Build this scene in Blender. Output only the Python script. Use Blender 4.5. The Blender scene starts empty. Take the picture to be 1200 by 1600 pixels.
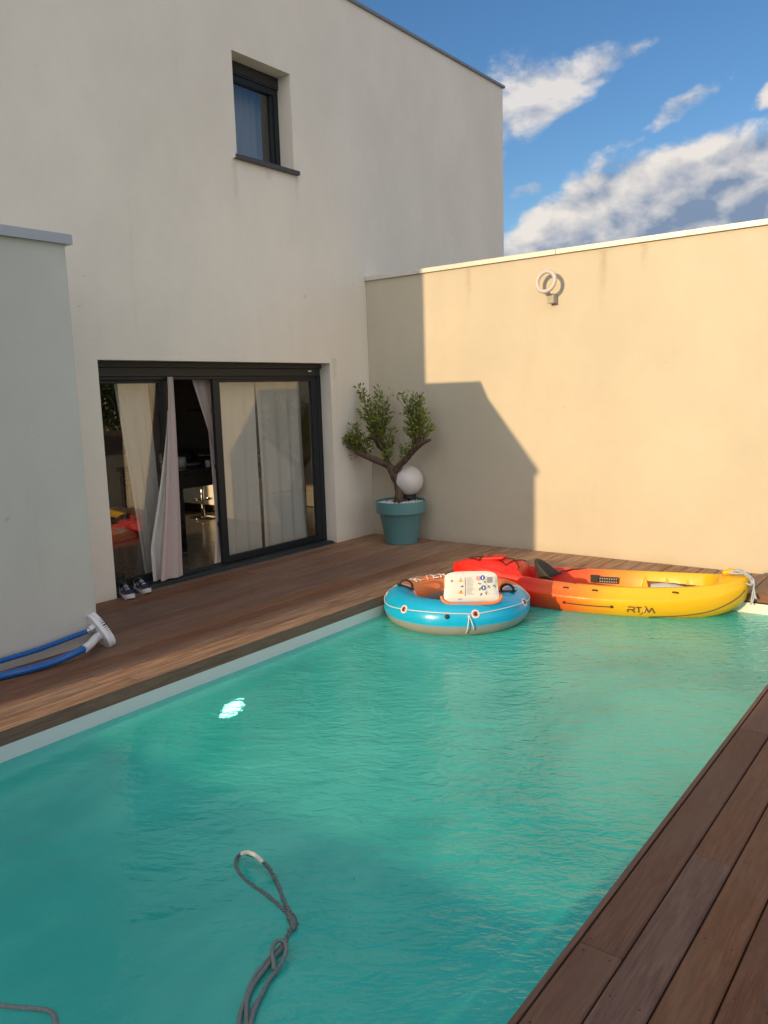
import bpy, bmesh, math, random
from math import sin, cos, pi, radians, sqrt, atan2
from mathutils import Vector, Matrix
random.seed(7)
SC = bpy.context.scene
COL = SC.collection

# ------------------------------------------------------------------ camera
F_PX = 1247.86; YAW = .6592; PITCH = .1478; ROLL = -.0311
cam_d = bpy.data.cameras.new('camera'); cam = bpy.data.objects.new('camera', cam_d); COL.objects.link(cam)
fwd = Vector((-sin(YAW)*cos(PITCH), cos(YAW)*cos(PITCH), -sin(PITCH)))
rgt = Vector((cos(YAW), sin(YAW), 0)); upv = rgt.cross(fwd)
r2 = cos(ROLL)*rgt + sin(ROLL)*upv; u2 = -sin(ROLL)*rgt + cos(ROLL)*upv
m = Matrix((r2, u2, -fwd)).transposed().to_4x4(); m.translation = Vector((6.0199, -7.555, 1.7))
cam.matrix_world = m
cam_d.sensor_fit = 'VERTICAL'; cam_d.sensor_height = 24; cam_d.lens = F_PX/1600*24
cam_d.clip_start = .05; cam_d.clip_end = 3000
SC.camera = cam
SC.render.resolution_x = 768; SC.render.resolution_y = 1024

# ------------------------------------------------------------------ light
SUN_TRAVEL = Vector((.114, 1, -.229)).normalized()
SUN_STRENGTH = 2.35; SKY_STRENGTH = .082; EXPOSURE = .76
sd = bpy.data.lights.new('sun', 'SUN'); sun = bpy.data.objects.new('sun', sd); COL.objects.link(sun)
sd.energy = SUN_STRENGTH; sd.angle = radians(.5); sd.color = (1, .71, .38)
sun.rotation_euler = SUN_TRAVEL.to_track_quat('-Z', 'Y').to_euler(); sun.location = (0, -20, 12)
SC.view_settings.view_transform = 'Standard'; SC.view_settings.look = 'None'
SC.view_settings.exposure = EXPOSURE; SC.view_settings.gamma = 1; SC.view_settings.use_curve_mapping = False

class NT:
    """tiny node helper"""
    def __init__(s, tree): s.t = tree; s.n = tree.nodes; s.l = tree.links
    def new(s, typ, **kw):
        n = s.n.new(typ)
        for k, v in kw.items(): setattr(n, k, v)
        return n
    def link(s, a, b): s.l.new(a, b)
    def put(s, sock, v):
        if hasattr(v, 'is_linked') or isinstance(v, bpy.types.NodeSocket): s.l.new(v, sock)
        elif isinstance(v, (tuple, list)) and len(v) == 3 and sock.type == 'RGBA': sock.default_value = (*v, 1)
        else: sock.default_value = v
    def m(s, op, a, b=0.0, c=None, clamp=False):
        n = s.n.new('ShaderNodeMath'); n.operation = op; n.use_clamp = clamp
        s.put(n.inputs[0], a); s.put(n.inputs[1], b)
        if c is not None: s.put(n.inputs[2], c)
        return n.outputs[0]
    def vm(s, op, a, b=(0, 0, 0)):
        n = s.n.new('ShaderNodeVectorMath'); n.operation = op
        s.put(n.inputs[0], a); s.put(n.inputs[1], b)
        return n.outputs[0]
    def mix(s, f, a, b, blend='MIX'):
        n = s.n.new('ShaderNodeMix'); n.data_type = 'RGBA'; n.blend_type = blend
        s.put(n.inputs[0], f); s.put(n.inputs[6], a); s.put(n.inputs[7], b)
        return n.outputs[2]
    def noise(s, vec, scale=5, detail=4, rough=.5, dist=0.0):
        n = s.n.new('ShaderNodeTexNoise'); n.inputs['Scale'].default_value = scale
        n.inputs['Detail'].default_value = detail; n.inputs['Roughness'].default_value = rough
        n.inputs['Distortion'].default_value = dist
        if vec is not None: s.l.new(vec, n.inputs['Vector'])
        return n.outputs['Fac']
    def map(s, v, a, b, c=0.0, d=1.0, smooth=True):
        n = s.n.new('ShaderNodeMapRange'); n.interpolation_type = 'SMOOTHSTEP' if smooth else 'LINEAR'
        s.put(n.inputs[0], v)
        for i, q in enumerate((a, b, c, d)): s.put(n.inputs[i+1], q)
        return n.outputs[0]
    def mapping(s, vec, scale=(1, 1, 1), rot=(0, 0, 0), loc=(0, 0, 0)):
        n = s.n.new('ShaderNodeMapping'); s.l.new(vec, n.inputs[0])
        n.inputs['Scale'].default_value = scale; n.inputs['Rotation'].default_value = rot; n.inputs['Location'].default_value = loc
        return n.outputs[0]

# ------------------------------------------------------------------ sky
W = bpy.data.worlds.new('World'); SC.world = W; W.use_nodes = True
N = NT(W.node_tree); N.n.clear()
sky = N.new('ShaderNodeTexSky'); sky.sky_type = 'NISHITA'; sky.sun_disc = False
sdir = -SUN_TRAVEL
sky.sun_elevation = math.asin(sdir.z); sky.sun_rotation = atan2(sdir.x, sdir.y)
sky.altitude = 100; sky.air_density = 1.0; sky.dust_density = .6; sky.ozone_density = 2.5
tc = N.new('ShaderNodeTexCoord'); D = tc.outputs['Generated']
sx = N.new('ShaderNodeSeparateXYZ'); N.link(D, sx.inputs[0])
az = N.m('MULTIPLY', N.m('ARCTAN2', sx.outputs[0], sx.outputs[1]), 57.2958)
el = N.m('MULTIPLY', N.m('ARCSINE', sx.outputs[2]), 57.2958)
Ds = N.mapping(D, scale=(1, 1, 1.5))
nbig = N.noise(Ds, 9, 3, .5)
nmid = N.noise(Ds, 17, 10, .56, .25)
nfin = N.noise(Ds, 75, 6, .6, .3)
nn = N.m('ADD', N.m('MULTIPLY', N.m('SUBTRACT', nmid, .5), 1.5), N.m('MULTIPLY', N.m('SUBTRACT', nfin, .5), .45))
# long cloud bank above the wall
t = N.m('MAXIMUM', N.m('DIVIDE', N.m('ADD', az, 12.7), -16.2), 0.0)
tcl = N.m('MINIMUM', t, 1.6)
edge = N.m('SUBTRACT', 15.5, N.m('MULTIPLY', N.m('POWER', tcl, 3.2), 5.0))
depth = N.m('SUBTRACT', edge, el)
azwin = N.map(N.m('ABSOLUTE', N.m('ADD', az, 14)), 18, 40, 1, 0)
d1 = N.m('ADD', N.m('MULTIPLY', depth, .8), N.m('MULTIPLY', nn, 1.9))
d1 = N.m('SUBTRACT', d1, N.m('MULTIPLY', N.m('SUBTRACT', 1.0, azwin), 5))
# ragged wedge of cloud beside the roof corner
def ell(ca, ce, ra, re, slope, taper=0.0):
    da = N.m('SUBTRACT', az, ca)
    de = N.m('SUBTRACT', N.m('SUBTRACT', el, ce), N.m('MULTIPLY', da, slope))
    rr = N.m('MAXIMUM', N.m('ADD', re, N.m('MULTIPLY', da, -taper)), .25)
    q = N.m('ADD', N.m('POWER', N.m('ABSOLUTE', N.m('DIVIDE', da, ra)), 2.0), N.m('POWER', N.m('ABSOLUTE', N.m('DIVIDE', de, rr)), 2.0))
    return N.m('SUBTRACT', 1.0, q)
d2 = N.m('ADD', N.m('MULTIPLY', ell(-26.4, 18.5, 7.4, 2.5, .30, .27), 1.3), N.m('MULTIPLY', nn, 2.0))
d3 = N.m('ADD', ell(-18.2, 16.6, 4.6, .95, .48), N.m('MULTIPLY', nn, 2.6))
d3 = N.m('SUBTRACT', d3, .25)
d4 = N.m('ADD', ell(-12.2, 17.1, 1.6, .9, .5), N.m('MULTIPLY', nn, 1.6))
d5 = N.m('SUBTRACT', N.m('ADD', ell(-27.2, 13.0, 2.6, .6, .2), N.m('MULTIPLY', nn, 2.2)), .35)
outv = N.m('MAXIMUM', N.map(N.m('ABSOLUTE', N.m('ADD', az, 20)), 70, 125, 0, 1), N.map(el, 40, 70, 0, .55))  # clouds out of view thickened and brightened to raise the fill light
far = N.m('SUBTRACT', N.m('ADD', N.m('MULTIPLY', N.m('SUBTRACT', nbig, N.m('SUBTRACT', .57, N.m('MULTIPLY', outv, .22))), 7), N.m('MULTIPLY', nn, 1.2)), N.m('MULTIPLY', N.map(N.m('ABSOLUTE', N.m('ADD', az, 20)), 9, 18, 1, 0), N.map(el, 24, 30, 6, 0)))
a1 = N.map(d1, -.1, 1.0); a2 = N.m('MULTIPLY', N.map(d2, 0, 1.25), .88); a3 = N.m('MULTIPLY', N.map(d3, .1, 1.3), .85)
d7 = N.m('ADD', ell(-22, 32.5, 17, 2.6, .22), N.m('MULTIPLY', nn, 2.0)); a4 = N.m('MAXIMUM', N.map(d4, .1, .9), N.m('MULTIPLY', N.map(d7, .1, 1.0), .85)); a5 = N.m('MULTIPLY', N.map(d5, .0, 1.2), .6); a6 = N.m('MULTIPLY', N.map(far, 0, 1.5), N.m('ADD', .75, N.m('MULTIPLY', outv, .2)))
al = N.m('MAXIMUM', N.m('MAXIMUM', a1, a2), N.m('MAXIMUM', N.m('MAXIMUM', a3, a4), N.m('MAXIMUM', a5, a6)))
al = N.m('MULTIPLY', al, N.map(el, -2, 1, 0, 1))
# puffy relief: density sampled a little towards the sun
off = N.vm('ADD', Ds, (-.012, -.004, .02))
nmid2 = N.noise(off, 17, 5, .5, .25)
nmid1 = N.noise(Ds, 17, 5, .5, .25)
relief = N.m('MULTIPLY', N.m('SUBTRACT', nmid1, nmid2), 3.0)
grey = N.m('MULTIPLY', N.map(N.m('ADD', depth, N.m('MULTIPLY', nn, 1.8)), 1.6, 3.4), N.map(t, .85, .45, .2, 1))
bright = N.m('ADD', N.m('ADD', .74, N.m('MULTIPLY', relief, .9)), N.m('MULTIPLY', grey, -.52), clamp=True)
ccol = N.mix(N.m('MULTIPLY', outv, .9), N.mix(bright, (.20, .275, .40), (.78, .73, .68)), (1.68, 1.60, 1.50))
skyc = N.new('ShaderNodeHueSaturation'); N.link(sky.outputs[0], skyc.inputs['Color']); skyc.inputs['Saturation'].default_value = 1.2; skyc.inputs['Hue'].default_value = .506
bg1 = N.new('ShaderNodeBackground'); N.link(skyc.outputs[0], bg1.inputs[0]); bg1.inputs[1].default_value = SKY_STRENGTH
bg2 = N.new('ShaderNodeBackground'); N.link(ccol, bg2.inputs[0]); bg2.inputs[1].default_value = .64
ms = N.new('ShaderNodeMixShader'); N.link(al, ms.inputs[0]); N.link(bg1.outputs[0], ms.inputs[1]); N.link(bg2.outputs[0], ms.inputs[2])
wo = N.new('ShaderNodeOutputWorld'); N.link(ms.outputs[0], wo.inputs[0])

# ------------------------------------------------------------------ materials
MAT = {}
def mat(name):
    mt = bpy.data.materials.new(name); mt.use_nodes = True
    T = NT(mt.node_tree); b = T.n['Principled BSDF']; MAT[name] = mt
    return mt, T, b
def simple(name, col, rough=.5, metal=0, var=.08, scale=20, bump=0.0, bscale=80, spec=.5, coat=0):
    mt, T, b = mat(name)
    g = T.new('ShaderNodeNewGeometry').outputs['Position']
    n = T.noise(g, scale, 4, .6)
    c2 = tuple(c*(1-var*2) for c in col); c1 = tuple(min(1, c*(1+var)) for c in col)
    T.link(T.mix(n, c2, c1), b.inputs['Base Color'])
    T.put(b.inputs['Roughness'], T.map(T.noise(g, scale*2.3, 3), .3, .7, rough*.85, min(1, rough*1.15)))
    b.inputs['Metallic'].default_value = metal; b.inputs['Specular IOR Level'].default_value = spec
    b.inputs['Coat Weight'].default_value = coat
    if bump:
        bp = T.new('ShaderNodeBump'); bp.inputs['Strength'].default_value = bump; bp.inputs['Distance'].default_value = .002
        T.link(T.noise(g, bscale, 3), bp.inputs['Height']); T.link(bp.outputs[0], b.inputs['Normal'])
    return mt
def stucco(name, col, streak=.25, drips=(), dax=1):
    mt, T, b = mat(name)
    g = T.new('ShaderNodeNewGeometry').outputs['Position']
    big = T.noise(T.mapping(g, scale=(1, 1, .6)), .9, 5, .6)
    mid = T.noise(g, 7, 5, .65)
    c = T.mix(T.map(big, .3, .7), tuple(x*.93 for x in col), tuple(min(1, x*1.03) for x in col))
    c = T.mix(T.map(mid, .35, .75, 0, .16), c, tuple(x*.86 for x in col))
    st = T.noise(T.mapping(g, scale=(5, 5, .35)), 1.6, 5, .7)
    c = T.mix(T.map(st, .58, .8, 0, streak), c, (col[0]*.72, col[1]*.66, col[2]*.58))
    # small scuffs and specks
    sp = T.noise(T.mapping(g, scale=(1, 1, 1.4)), 11, 2, .4, .6)
    sm = T.noise(g, 1.7, 2)
    c = T.mix(T.m('MULTIPLY', T.map(sp, .74, .78), T.map(sm, .52, .62, 0, .45)), c, (col[0]*.6, col[1]*.52, col[2]*.44))
    # splashed dirt just above the ground
    sz = T.new('ShaderNodeSeparateXYZ'); T.link(g, sz.inputs[0])
    low = T.map(T.m('ADD', sz.outputs[2], T.m('MULTIPLY', mid, .16)), .04, .2, .35, 0)
    c = T.mix(low, c, (col[0]*.7, col[1]*.62, col[2]*.52))
    for (y0, z0, ln) in drips:
        yy_ = T.m('ABSOLUTE', T.m('SUBTRACT', sz.outputs[dax], T.m('ADD', y0, T.m('MULTIPLY', T.m('SUBTRACT', st, .5), .12))))
        dm = T.m('MULTIPLY', T.map(yy_, .0, .06, 1, 0), T.m('MULTIPLY', T.map(sz.outputs[2], z0-ln, z0, 0, 1), T.map(sz.outputs[2], z0, z0+.01, 1, 0)))
        c = T.mix(T.m('MULTIPLY', dm, T.map(mid, .3, .7, .12, .45)), c, (col[0]*.55, col[1]*.46, col[2]*.36))
    T.link(c, b.inputs['Base Color']); b.inputs['Roughness'].default_value = .93
    b.inputs['Specular IOR Level'].default_value = .2
    bp = T.new('ShaderNodeBump'); bp.inputs['Strength'].default_value = .5; bp.inputs['Distance'].default_value = .004
    vor = T.noise(g, 190, 3, .7); w2 = T.noise(g, 3.2, 3)
    T.link(T.m('ADD', T.m('MULTIPLY', vor, .5), T.m('MULTIPLY', w2, 4)), bp.inputs['Height']); T.link(bp.outputs[0], b.inputs['Normal'])
    return mt
stucco('facade_render', (.79, .735, .645), .2, [(-1.96, 3.96, .5), (-1.10, 3.96, .35), (-1.5, 3.965, .18), (-.62, 2.1, .5)]); stucco('garden_wall_render', (.575, .52, .415), .14, [(1.4, 2.98, .5), (3.3, 2.98, .35), (2.9, 2.98, .7)], 0)
stucco('annex_render', (.60, .58, .53)); stucco('neighbour_render', (.55, .46, .34))
simple('zinc', (.50, .50, .50), .42, .55, .06, 8); simple('pale_metal', (.66, .63, .58), .45, .2, .05, 6)
simple('dark_coping', (.26, .28, .31), .45, .3); simple('anthracite', (.011, .015, .020), .42, 0, .1, 30, spec=.35)
simple('shutter_metal', (.038, .037, .034), .5, .1, spec=.3); simple('threshold_metal', (.022, .030, .036), .5); simple('sill_metal', (.07, .065, .07), .55)
simple('white_plastic', (.74, .74, .77), .4, 0, .04, 15); simple('blue_plastic', (.012, .12, .42), .3, 0, .1, 30, spec=.6)
simple('lamp_white', (.60, .54, .53), .45); simple('lamp_grey', (.38, .35, .30), .5)
simple('liner', (.64, .70, .69), .5, 0, .03, 4); simple('black_rubber', (.02, .02, .022), .6, bump=.3)
simple('soil', (.05, .035, .025), .9, bump=1, bscale=60); simple('pot_teal', (.105, .255, .275), .45, 0, .05, 9, bump=.15, bscale=30)
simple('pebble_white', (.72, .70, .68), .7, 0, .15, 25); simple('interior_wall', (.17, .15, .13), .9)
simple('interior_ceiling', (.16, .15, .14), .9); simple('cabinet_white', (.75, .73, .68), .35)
simple('dark_wood', (.035, .022, .016), .4); simple('chrome', (.7, .7, .7), .12, 1); simple('black_gloss', (.012, .012, .014), .25)
simple('floor_tile', (.17, .15, .12), .22, 0, .15, 5); simple('chair_wood', (.12, .045, .02), .5)
simple('red_cloth', (.35, .035, .025), .8); simple('ground_gravel', (.30, .25, .19), .95, 0, .3, 40, bump=1, bscale=50)
simple('roof_tile', (.42, .14, .06), .8, 0, .3, 12); simple('fence_wood', (.07, .045, .03), .8)
simple('rope_grey', (.19, .23, .225), .65, 0, .3, 120, bump=.6, bscale=300); simple('rope_sunlit', (.85, .78, .62), .5)
simple('rope_frayed', (.17, .20, .195), .8, 0, .6, 260, bump=1, bscale=400)
simple('ring_orange', (.74, .20, .06), .35, 0, .04); simple('ring_white', (.70, .69, .67), .38, 0, .03); simple('ring_text_white', (.85, .84, .82), .5, 0, .02); simple('print_black', (.015, .015, .015), .5)
simple('print_grey', (.28, .28, .30), .6, 0, .03); simple('print_lightgrey', (.36, .35, .36), .6, 0, .03)
simple('print_yellow', (.75, .42, .03), .5, 0, .03); simple('print_blue', (.02, .10, .42), .5, 0, .03); simple('print_red', (.6, .05, .05), .5, 0, .03)
simple('strap_grey', (.45, .50, .55), .7, 0, .2, 60); simple('seat_foam', (.045, .047, .045), .75, bump=.4, bscale=120)
simple('navy_mesh', (.02, .025, .06), .7, bump=.5, bscale=300); simple('sole_white', (.72, .72, .74), .6); simple('shoe_grey', (.28, .28, .31), .6)
simple('shoe_pink', (.30, .12, .14), .7); simple('bottle_glass', (.12, .16, .10), .15, 0); simple('logo_brown', (.16, .075, .02), .5, 0, .03)
simple('globe_white', (.66, .64, .63), .4, 0, .02); simple('brass', (.35, .25, .1), .4, .6)

def ring_material():
    mt, T, b = mat('ring_vinyl')
    at = T.new('ShaderNodeAttribute'); at.attribute_name = 'Col'
    T.link(at.outputs[0], b.inputs['Base Color'])
    b.inputs['Roughness'].default_value = .3; b.inputs['Specular IOR Level'].default_value = .55
    g = T.new('ShaderNodeTexCoord').outputs['Object']
    bp = T.new('ShaderNodeBump'); bp.inputs['Strength'].default_value = .35; bp.inputs['Distance'].default_value = .01
    T.link(T.noise(g, 9, 3), bp.inputs['Height']); T.link(bp.outputs[0], b.inputs['Normal'])
ring_material()

def wood_material():
    mt, T, b = mat('deck_wood')
    g = T.new('ShaderNodeNewGeometry').outputs['Position']
    oi = T.new('ShaderNodeObjectInfo'); rnd = oi.outputs['Random']
    cmb = T.new('ShaderNodeCombineXYZ')
    T.put(cmb.inputs[0], T.m('MULTIPLY', rnd, 31)); T.put(cmb.inputs[1], T.m('MULTIPLY', rnd, 57)); T.put(cmb.inputs[2], T.m('MULTIPLY', rnd, 13))
    p = T.vm('ADD', g, cmb.outputs[0])
    grain = T.noise(T.mapping(p, scale=(28, 2.4, 28)), 1, 7, .6, 1.8)
    fine = T.noise(T.mapping(p, scale=(240, 9, 240)), 1, 3, .7)
    stain = T.noise(T.mapping(p, scale=(2.2, .9, 2)), 1.3, 5, .6, .4)
    c = T.mix(T.map(grain, .3, .72), (.150, .070, .041), (.235, .122, .074))
    c = T.mix(T.map(fine, .35, .75, 0, .35), c, (.065, .033, .02))
    c = T.mix(T.map(stain, .45, .75, 0, .5), c, (.20, .135, .095))
    hs = T.new('ShaderNodeHueSaturation'); T.link(c, hs.inputs['Color'])
    T.put(hs.inputs['Value'], T.map(rnd, 0, 1, .88, 1.14, False)); T.put(hs.inputs['Hue'], T.map(T.m('FRACT', T.m('MULTIPLY', rnd, 7.3)), 0, 1, .496, .503, False))
    T.put(hs.inputs['Saturation'], T.map(T.m('FRACT', T.m('MULTIPLY', rnd, 13.7)), 0, 1, .75, 1.1, False))
    # worn wood, paled further to paint in sunlight along pool edge and far end
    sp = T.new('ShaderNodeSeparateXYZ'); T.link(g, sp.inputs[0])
    wear_sun = T.noise(T.mapping(p, scale=(15, 1.3, 15)), 1.5, 6, .7, .6)
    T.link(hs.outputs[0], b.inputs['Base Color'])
    pale = T.mix(T.map(wear_sun, .36, .70, .15, .8), hs.outputs[0], (.52, .33, .20))
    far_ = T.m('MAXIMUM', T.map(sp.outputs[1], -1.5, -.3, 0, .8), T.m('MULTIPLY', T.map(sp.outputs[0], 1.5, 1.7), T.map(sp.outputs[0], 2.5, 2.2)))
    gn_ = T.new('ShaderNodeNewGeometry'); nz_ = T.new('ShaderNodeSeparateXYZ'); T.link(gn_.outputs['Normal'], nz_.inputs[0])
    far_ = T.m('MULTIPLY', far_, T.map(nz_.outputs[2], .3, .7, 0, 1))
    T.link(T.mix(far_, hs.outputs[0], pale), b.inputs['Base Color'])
    T.put(b.inputs['Roughness'], T.map(grain, .3, .7, .5, .72)); b.inputs['Specular IOR Level'].default_value = .25
    bp = T.new('ShaderNodeBump'); bp.inputs['Strength'].default_value = .45; bp.inputs['Distance'].default_value = .0022
    T.link(T.m('ADD', grain, T.m('MULTIPLY', fine, .6)), bp.inputs['Height']); T.link(bp.outputs[0], b.inputs['Normal'])
wood_material()

def water_material():
    mt, T, b = mat('pool_water'); T.n.remove(b)
    g = T.new('ShaderNodeNewGeometry').outputs['Position']
    q = T.mapping(g, scale=(1.0, 1.0, 1), rot=(0, 0, radians(-33)))
    qs = T.mapping(q, scale=(.68, 1.3, 1))
    w1 = T.noise(qs, 3.0, 2, .5, .4); w2 = T.noise(qs, 17, 2, .5, .5); w3 = T.noise(qs, 42, 2, .5, .3)
    sp = T.new('ShaderNodeSeparateXYZ'); T.link(g, sp.inputs[0])
    zone = T.m('ADD', T.m('ADD', T.m('MULTIPLY', sp.outputs[0], .26), T.m('MULTIPLY', sp.outputs[1], .30)), T.m('MULTIPLY', T.noise(g, .9, 3), 1.3))
    ruff = T.map(zone, -.55, .75, .30, 1.0)
    h = T.m('ADD', T.m('ADD', T.m('MULTIPLY', w1, 1.5), T.m('MULTIPLY', T.noise(q, 46, 2), .13)), T.m('MULTIPLY', ruff, T.m('ADD', T.m('MULTIPLY', w2, 1.0), T.m('MULTIPLY', w3, .22))))
    bp = T.new('ShaderNodeBump'); bp.inputs['Strength'].default_value = 1; bp.inputs['Distance'].default_value = .0085
    T.link(h, bp.inputs['Height']); NRM = bp.outputs[0]
    cloudy = T.noise(T.mapping(g, scale=(1, .7, 1)), .75, 4, .55, .6)
    col = T.mix(T.map(T.m('ADD', cloudy, T.map(sp.outputs[1], -7, -3, -.10, .10)), .32, .68), (.006, .42, .385), (.070, .63, .53))
    dif = T.new('ShaderNodeBsdfDiffuse'); T.link(col, dif.inputs[0]); T.link(NRM, dif.inputs['Normal'])
    ref = T.new('ShaderNodeBsdfRefraction'); ref.inputs['Color'].default_value = (.35, .85, .72, 1); ref.inputs['IOR'].default_value = 1.33; ref.inputs['Roughness'].default_value = .02
    T.link(NRM, ref.inputs['Normal'])
    body = T.new('ShaderNodeMixShader'); body.inputs[0].default_value = .15; T.link(dif.outputs[0], body.inputs[1]); T.link(ref.outputs[0], body.inputs[2])
    gl = T.new('ShaderNodeBsdfGlossy'); gl.inputs['Roughness'].default_value = .03; T.link(NRM, gl.inputs['Normal'])
    fr = T.new('ShaderNodeFresnel'); fr.inputs['IOR'].default_value = 1.72; T.link(NRM, fr.inputs['Normal'])
    mx = T.new('ShaderNodeMixShader'); T.link(fr.outputs[0], mx.inputs[0]); T.link(body.outputs[0], mx.inputs[1]); T.link(gl.outputs[0], mx.inputs[2])
    T.link(mx.outputs[0], T.n['Material Output'].inputs[0])
water_material()

def glass_material(name, boost, tint=(.62, .66, .64)):
    mt, T, b = mat(name); T.n.remove(b)
    tr = T.new('ShaderNodeBsdfTransparent'); tr.inputs[0].default_value = (*tint, 1)
    gl = T.new('ShaderNodeBsdfGlossy'); gl.inputs['Roughness'].default_value = .004; gl.inputs[0].default_value = (.95, .95, .95, 1)
    g = T.new('ShaderNodeNewGeometry').outputs['Position']
    bp = T.new('ShaderNodeBump'); bp.inputs['Strength'].default_value = .12; bp.inputs['Distance'].default_value = .004
    T.link(T.noise(g, 1.4, 2), bp.inputs['Height']); T.link(bp.outputs[0], gl.inputs['Normal'])
    lw_ = T.new('ShaderNodeLayerWeight'); lw_.inputs[0].default_value = .5
    f2 = T.m('MULTIPLY', T.m('ADD', .045, T.m('MULTIPLY', T.m('POWER', lw_.outputs['Facing'], 4.5), .95)), boost, clamp=True)
    mx = T.new('ShaderNodeMixShader'); T.link(f2, mx.inputs[0]); T.link(tr.outputs[0], mx.inputs[1]); T.link(gl.outputs[0], mx.inputs[2])
    T.link(mx.outputs[0], T.n['Material Output'].inputs[0])
glass_material('door_glass', 2.0, (.95, .96, .95)); glass_material('window_glass', 1.8, (.8, .82, .84))

def cloth_material(name, col, thru):
    mt, T, b = mat(name); T.n.remove(b)
    g = T.new('ShaderNodeNewGeometry').outputs['Position']
    c = T.mix(T.noise(g, 60, 3), tuple(x*.88 for x in col), col)
    d = T.new('ShaderNodeBsdfDiffuse'); T.link(c, d.inputs[0]); tl = T.new('ShaderNodeBsdfTranslucent'); T.link(c, tl.inputs[0])
    mx = T.new('ShaderNodeMixShader'); mx.inputs[0].default_value = thru; T.link(d.outputs[0], mx.inputs[1]); T.link(tl.outputs[0], mx.inputs[2])
    T.link(mx.outputs[0], T.n['Material Output'].inputs[0])
cloth_material('curtain_cloth', (.82, .80, .77), .3); cloth_material('drape_cloth', (.66, .54, .52), .25)

def leaf_material(name, col):
    mt, T, b = mat(name)
    oi = T.new('ShaderNodeNewGeometry'); g = oi.outputs['Position']
    ri = oi.outputs['Random Per Island']
    c = T.mix(ri, tuple(x*.5 for x in col), (col[0]*1.7, col[1]*1.45, col[2]*1.1))
    T.link(c, b.inputs['Base Color']); b.inputs['Roughness'].default_value = .5
    b.inputs['Transmission Weight'].default_value = 0; b.inputs['Subsurface Weight'].default_value = 0
leaf_material('leaf_green', (.14, .20, .036)); leaf_material('hedge_green', (.035, .075, .02))
def bark_material():
    mt, T, b = mat('bark'); g = T.new('ShaderNodeTexCoord').outputs['Object']
    n = T.noise(T.mapping(g, scale=(30, 30, 9)), 1.4, 6, .7, .6)
    T.link(T.mix(T.map(n, .3, .7), (.045, .028, .018), (.16, .105, .07)), b.inputs['Base Color']); b.inputs['Roughness'].default_value = .9
    bp = T.new('ShaderNodeBump'); bp.inputs['Strength'].default_value = .9; bp.inputs['Distance'].default_value = .006; T.link(n, bp.inputs['Height']); T.link(bp.outputs[0], b.inputs['Normal'])
bark_material()
def kayak_material():
    mt, T, b = mat('kayak_shell'); tcn = T.new('ShaderNodeTexCoord').outputs['Object']
    s = T.new('ShaderNodeSeparateXYZ'); T.link(tcn, s.inputs[0])
    n = T.noise(tcn, 5, 5, .6)
    u = T.m('ADD', T.m('ADD', s.outputs[0], T.m('MULTIPLY', s.outputs[1], -.32)), T.m('MULTIPLY', T.m('SUBTRACT', n, .5), .22))
    cr = T.new('ShaderNodeValToRGB'); T.put(cr.inputs[0], T.map(u, -1.25, 1.25, 0, 1, False))
    e = cr.color_ramp.elements; e[0].position = .34; e[0].color = (.72, .022, .012, 1); e[1].position = .66; e[1].color = (.80, .45, .008, 1)
    for p_, c_ in ((.45, (.74, .10, .012, 1)), (.55, (.78, .25, .012, 1))):
        k = e.new(p_); k.color = c_
    sc = T.noise(T.mapping(tcn, scale=(3, 30, 30)), 2.4, 5, .7, .5); sc2 = T.noise(tcn, 3, 3)
    T.link(T.mix(T.m('MULTIPLY', T.map(sc, .6, .72), T.map(sc2, .4, .65, 0, .35)), cr.outputs[0], (.55, .45, .33)), b.inputs['Base Color'])
    T.put(b.inputs['Roughness'], T.map(T.noise(tcn, 14, 4), .3, .7, .30, .48)); b.inputs['Specular IOR Level'].default_value = .45
    bp = T.new('ShaderNodeBump'); bp.inputs['Strength'].default_value = .2; bp.inputs['Distance'].default_value = .003
    T.link(T.noise(tcn, 40, 3), bp.inputs['Height']); T.link(bp.outputs[0], b.inputs['Normal'])
kayak_material()
mt, T, b = mat('lamp_glow'); b.inputs['Emission Color'].default_value = (.85, 1, .85, 1); b.inputs['Emission Strength'].default_value = 15

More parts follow.
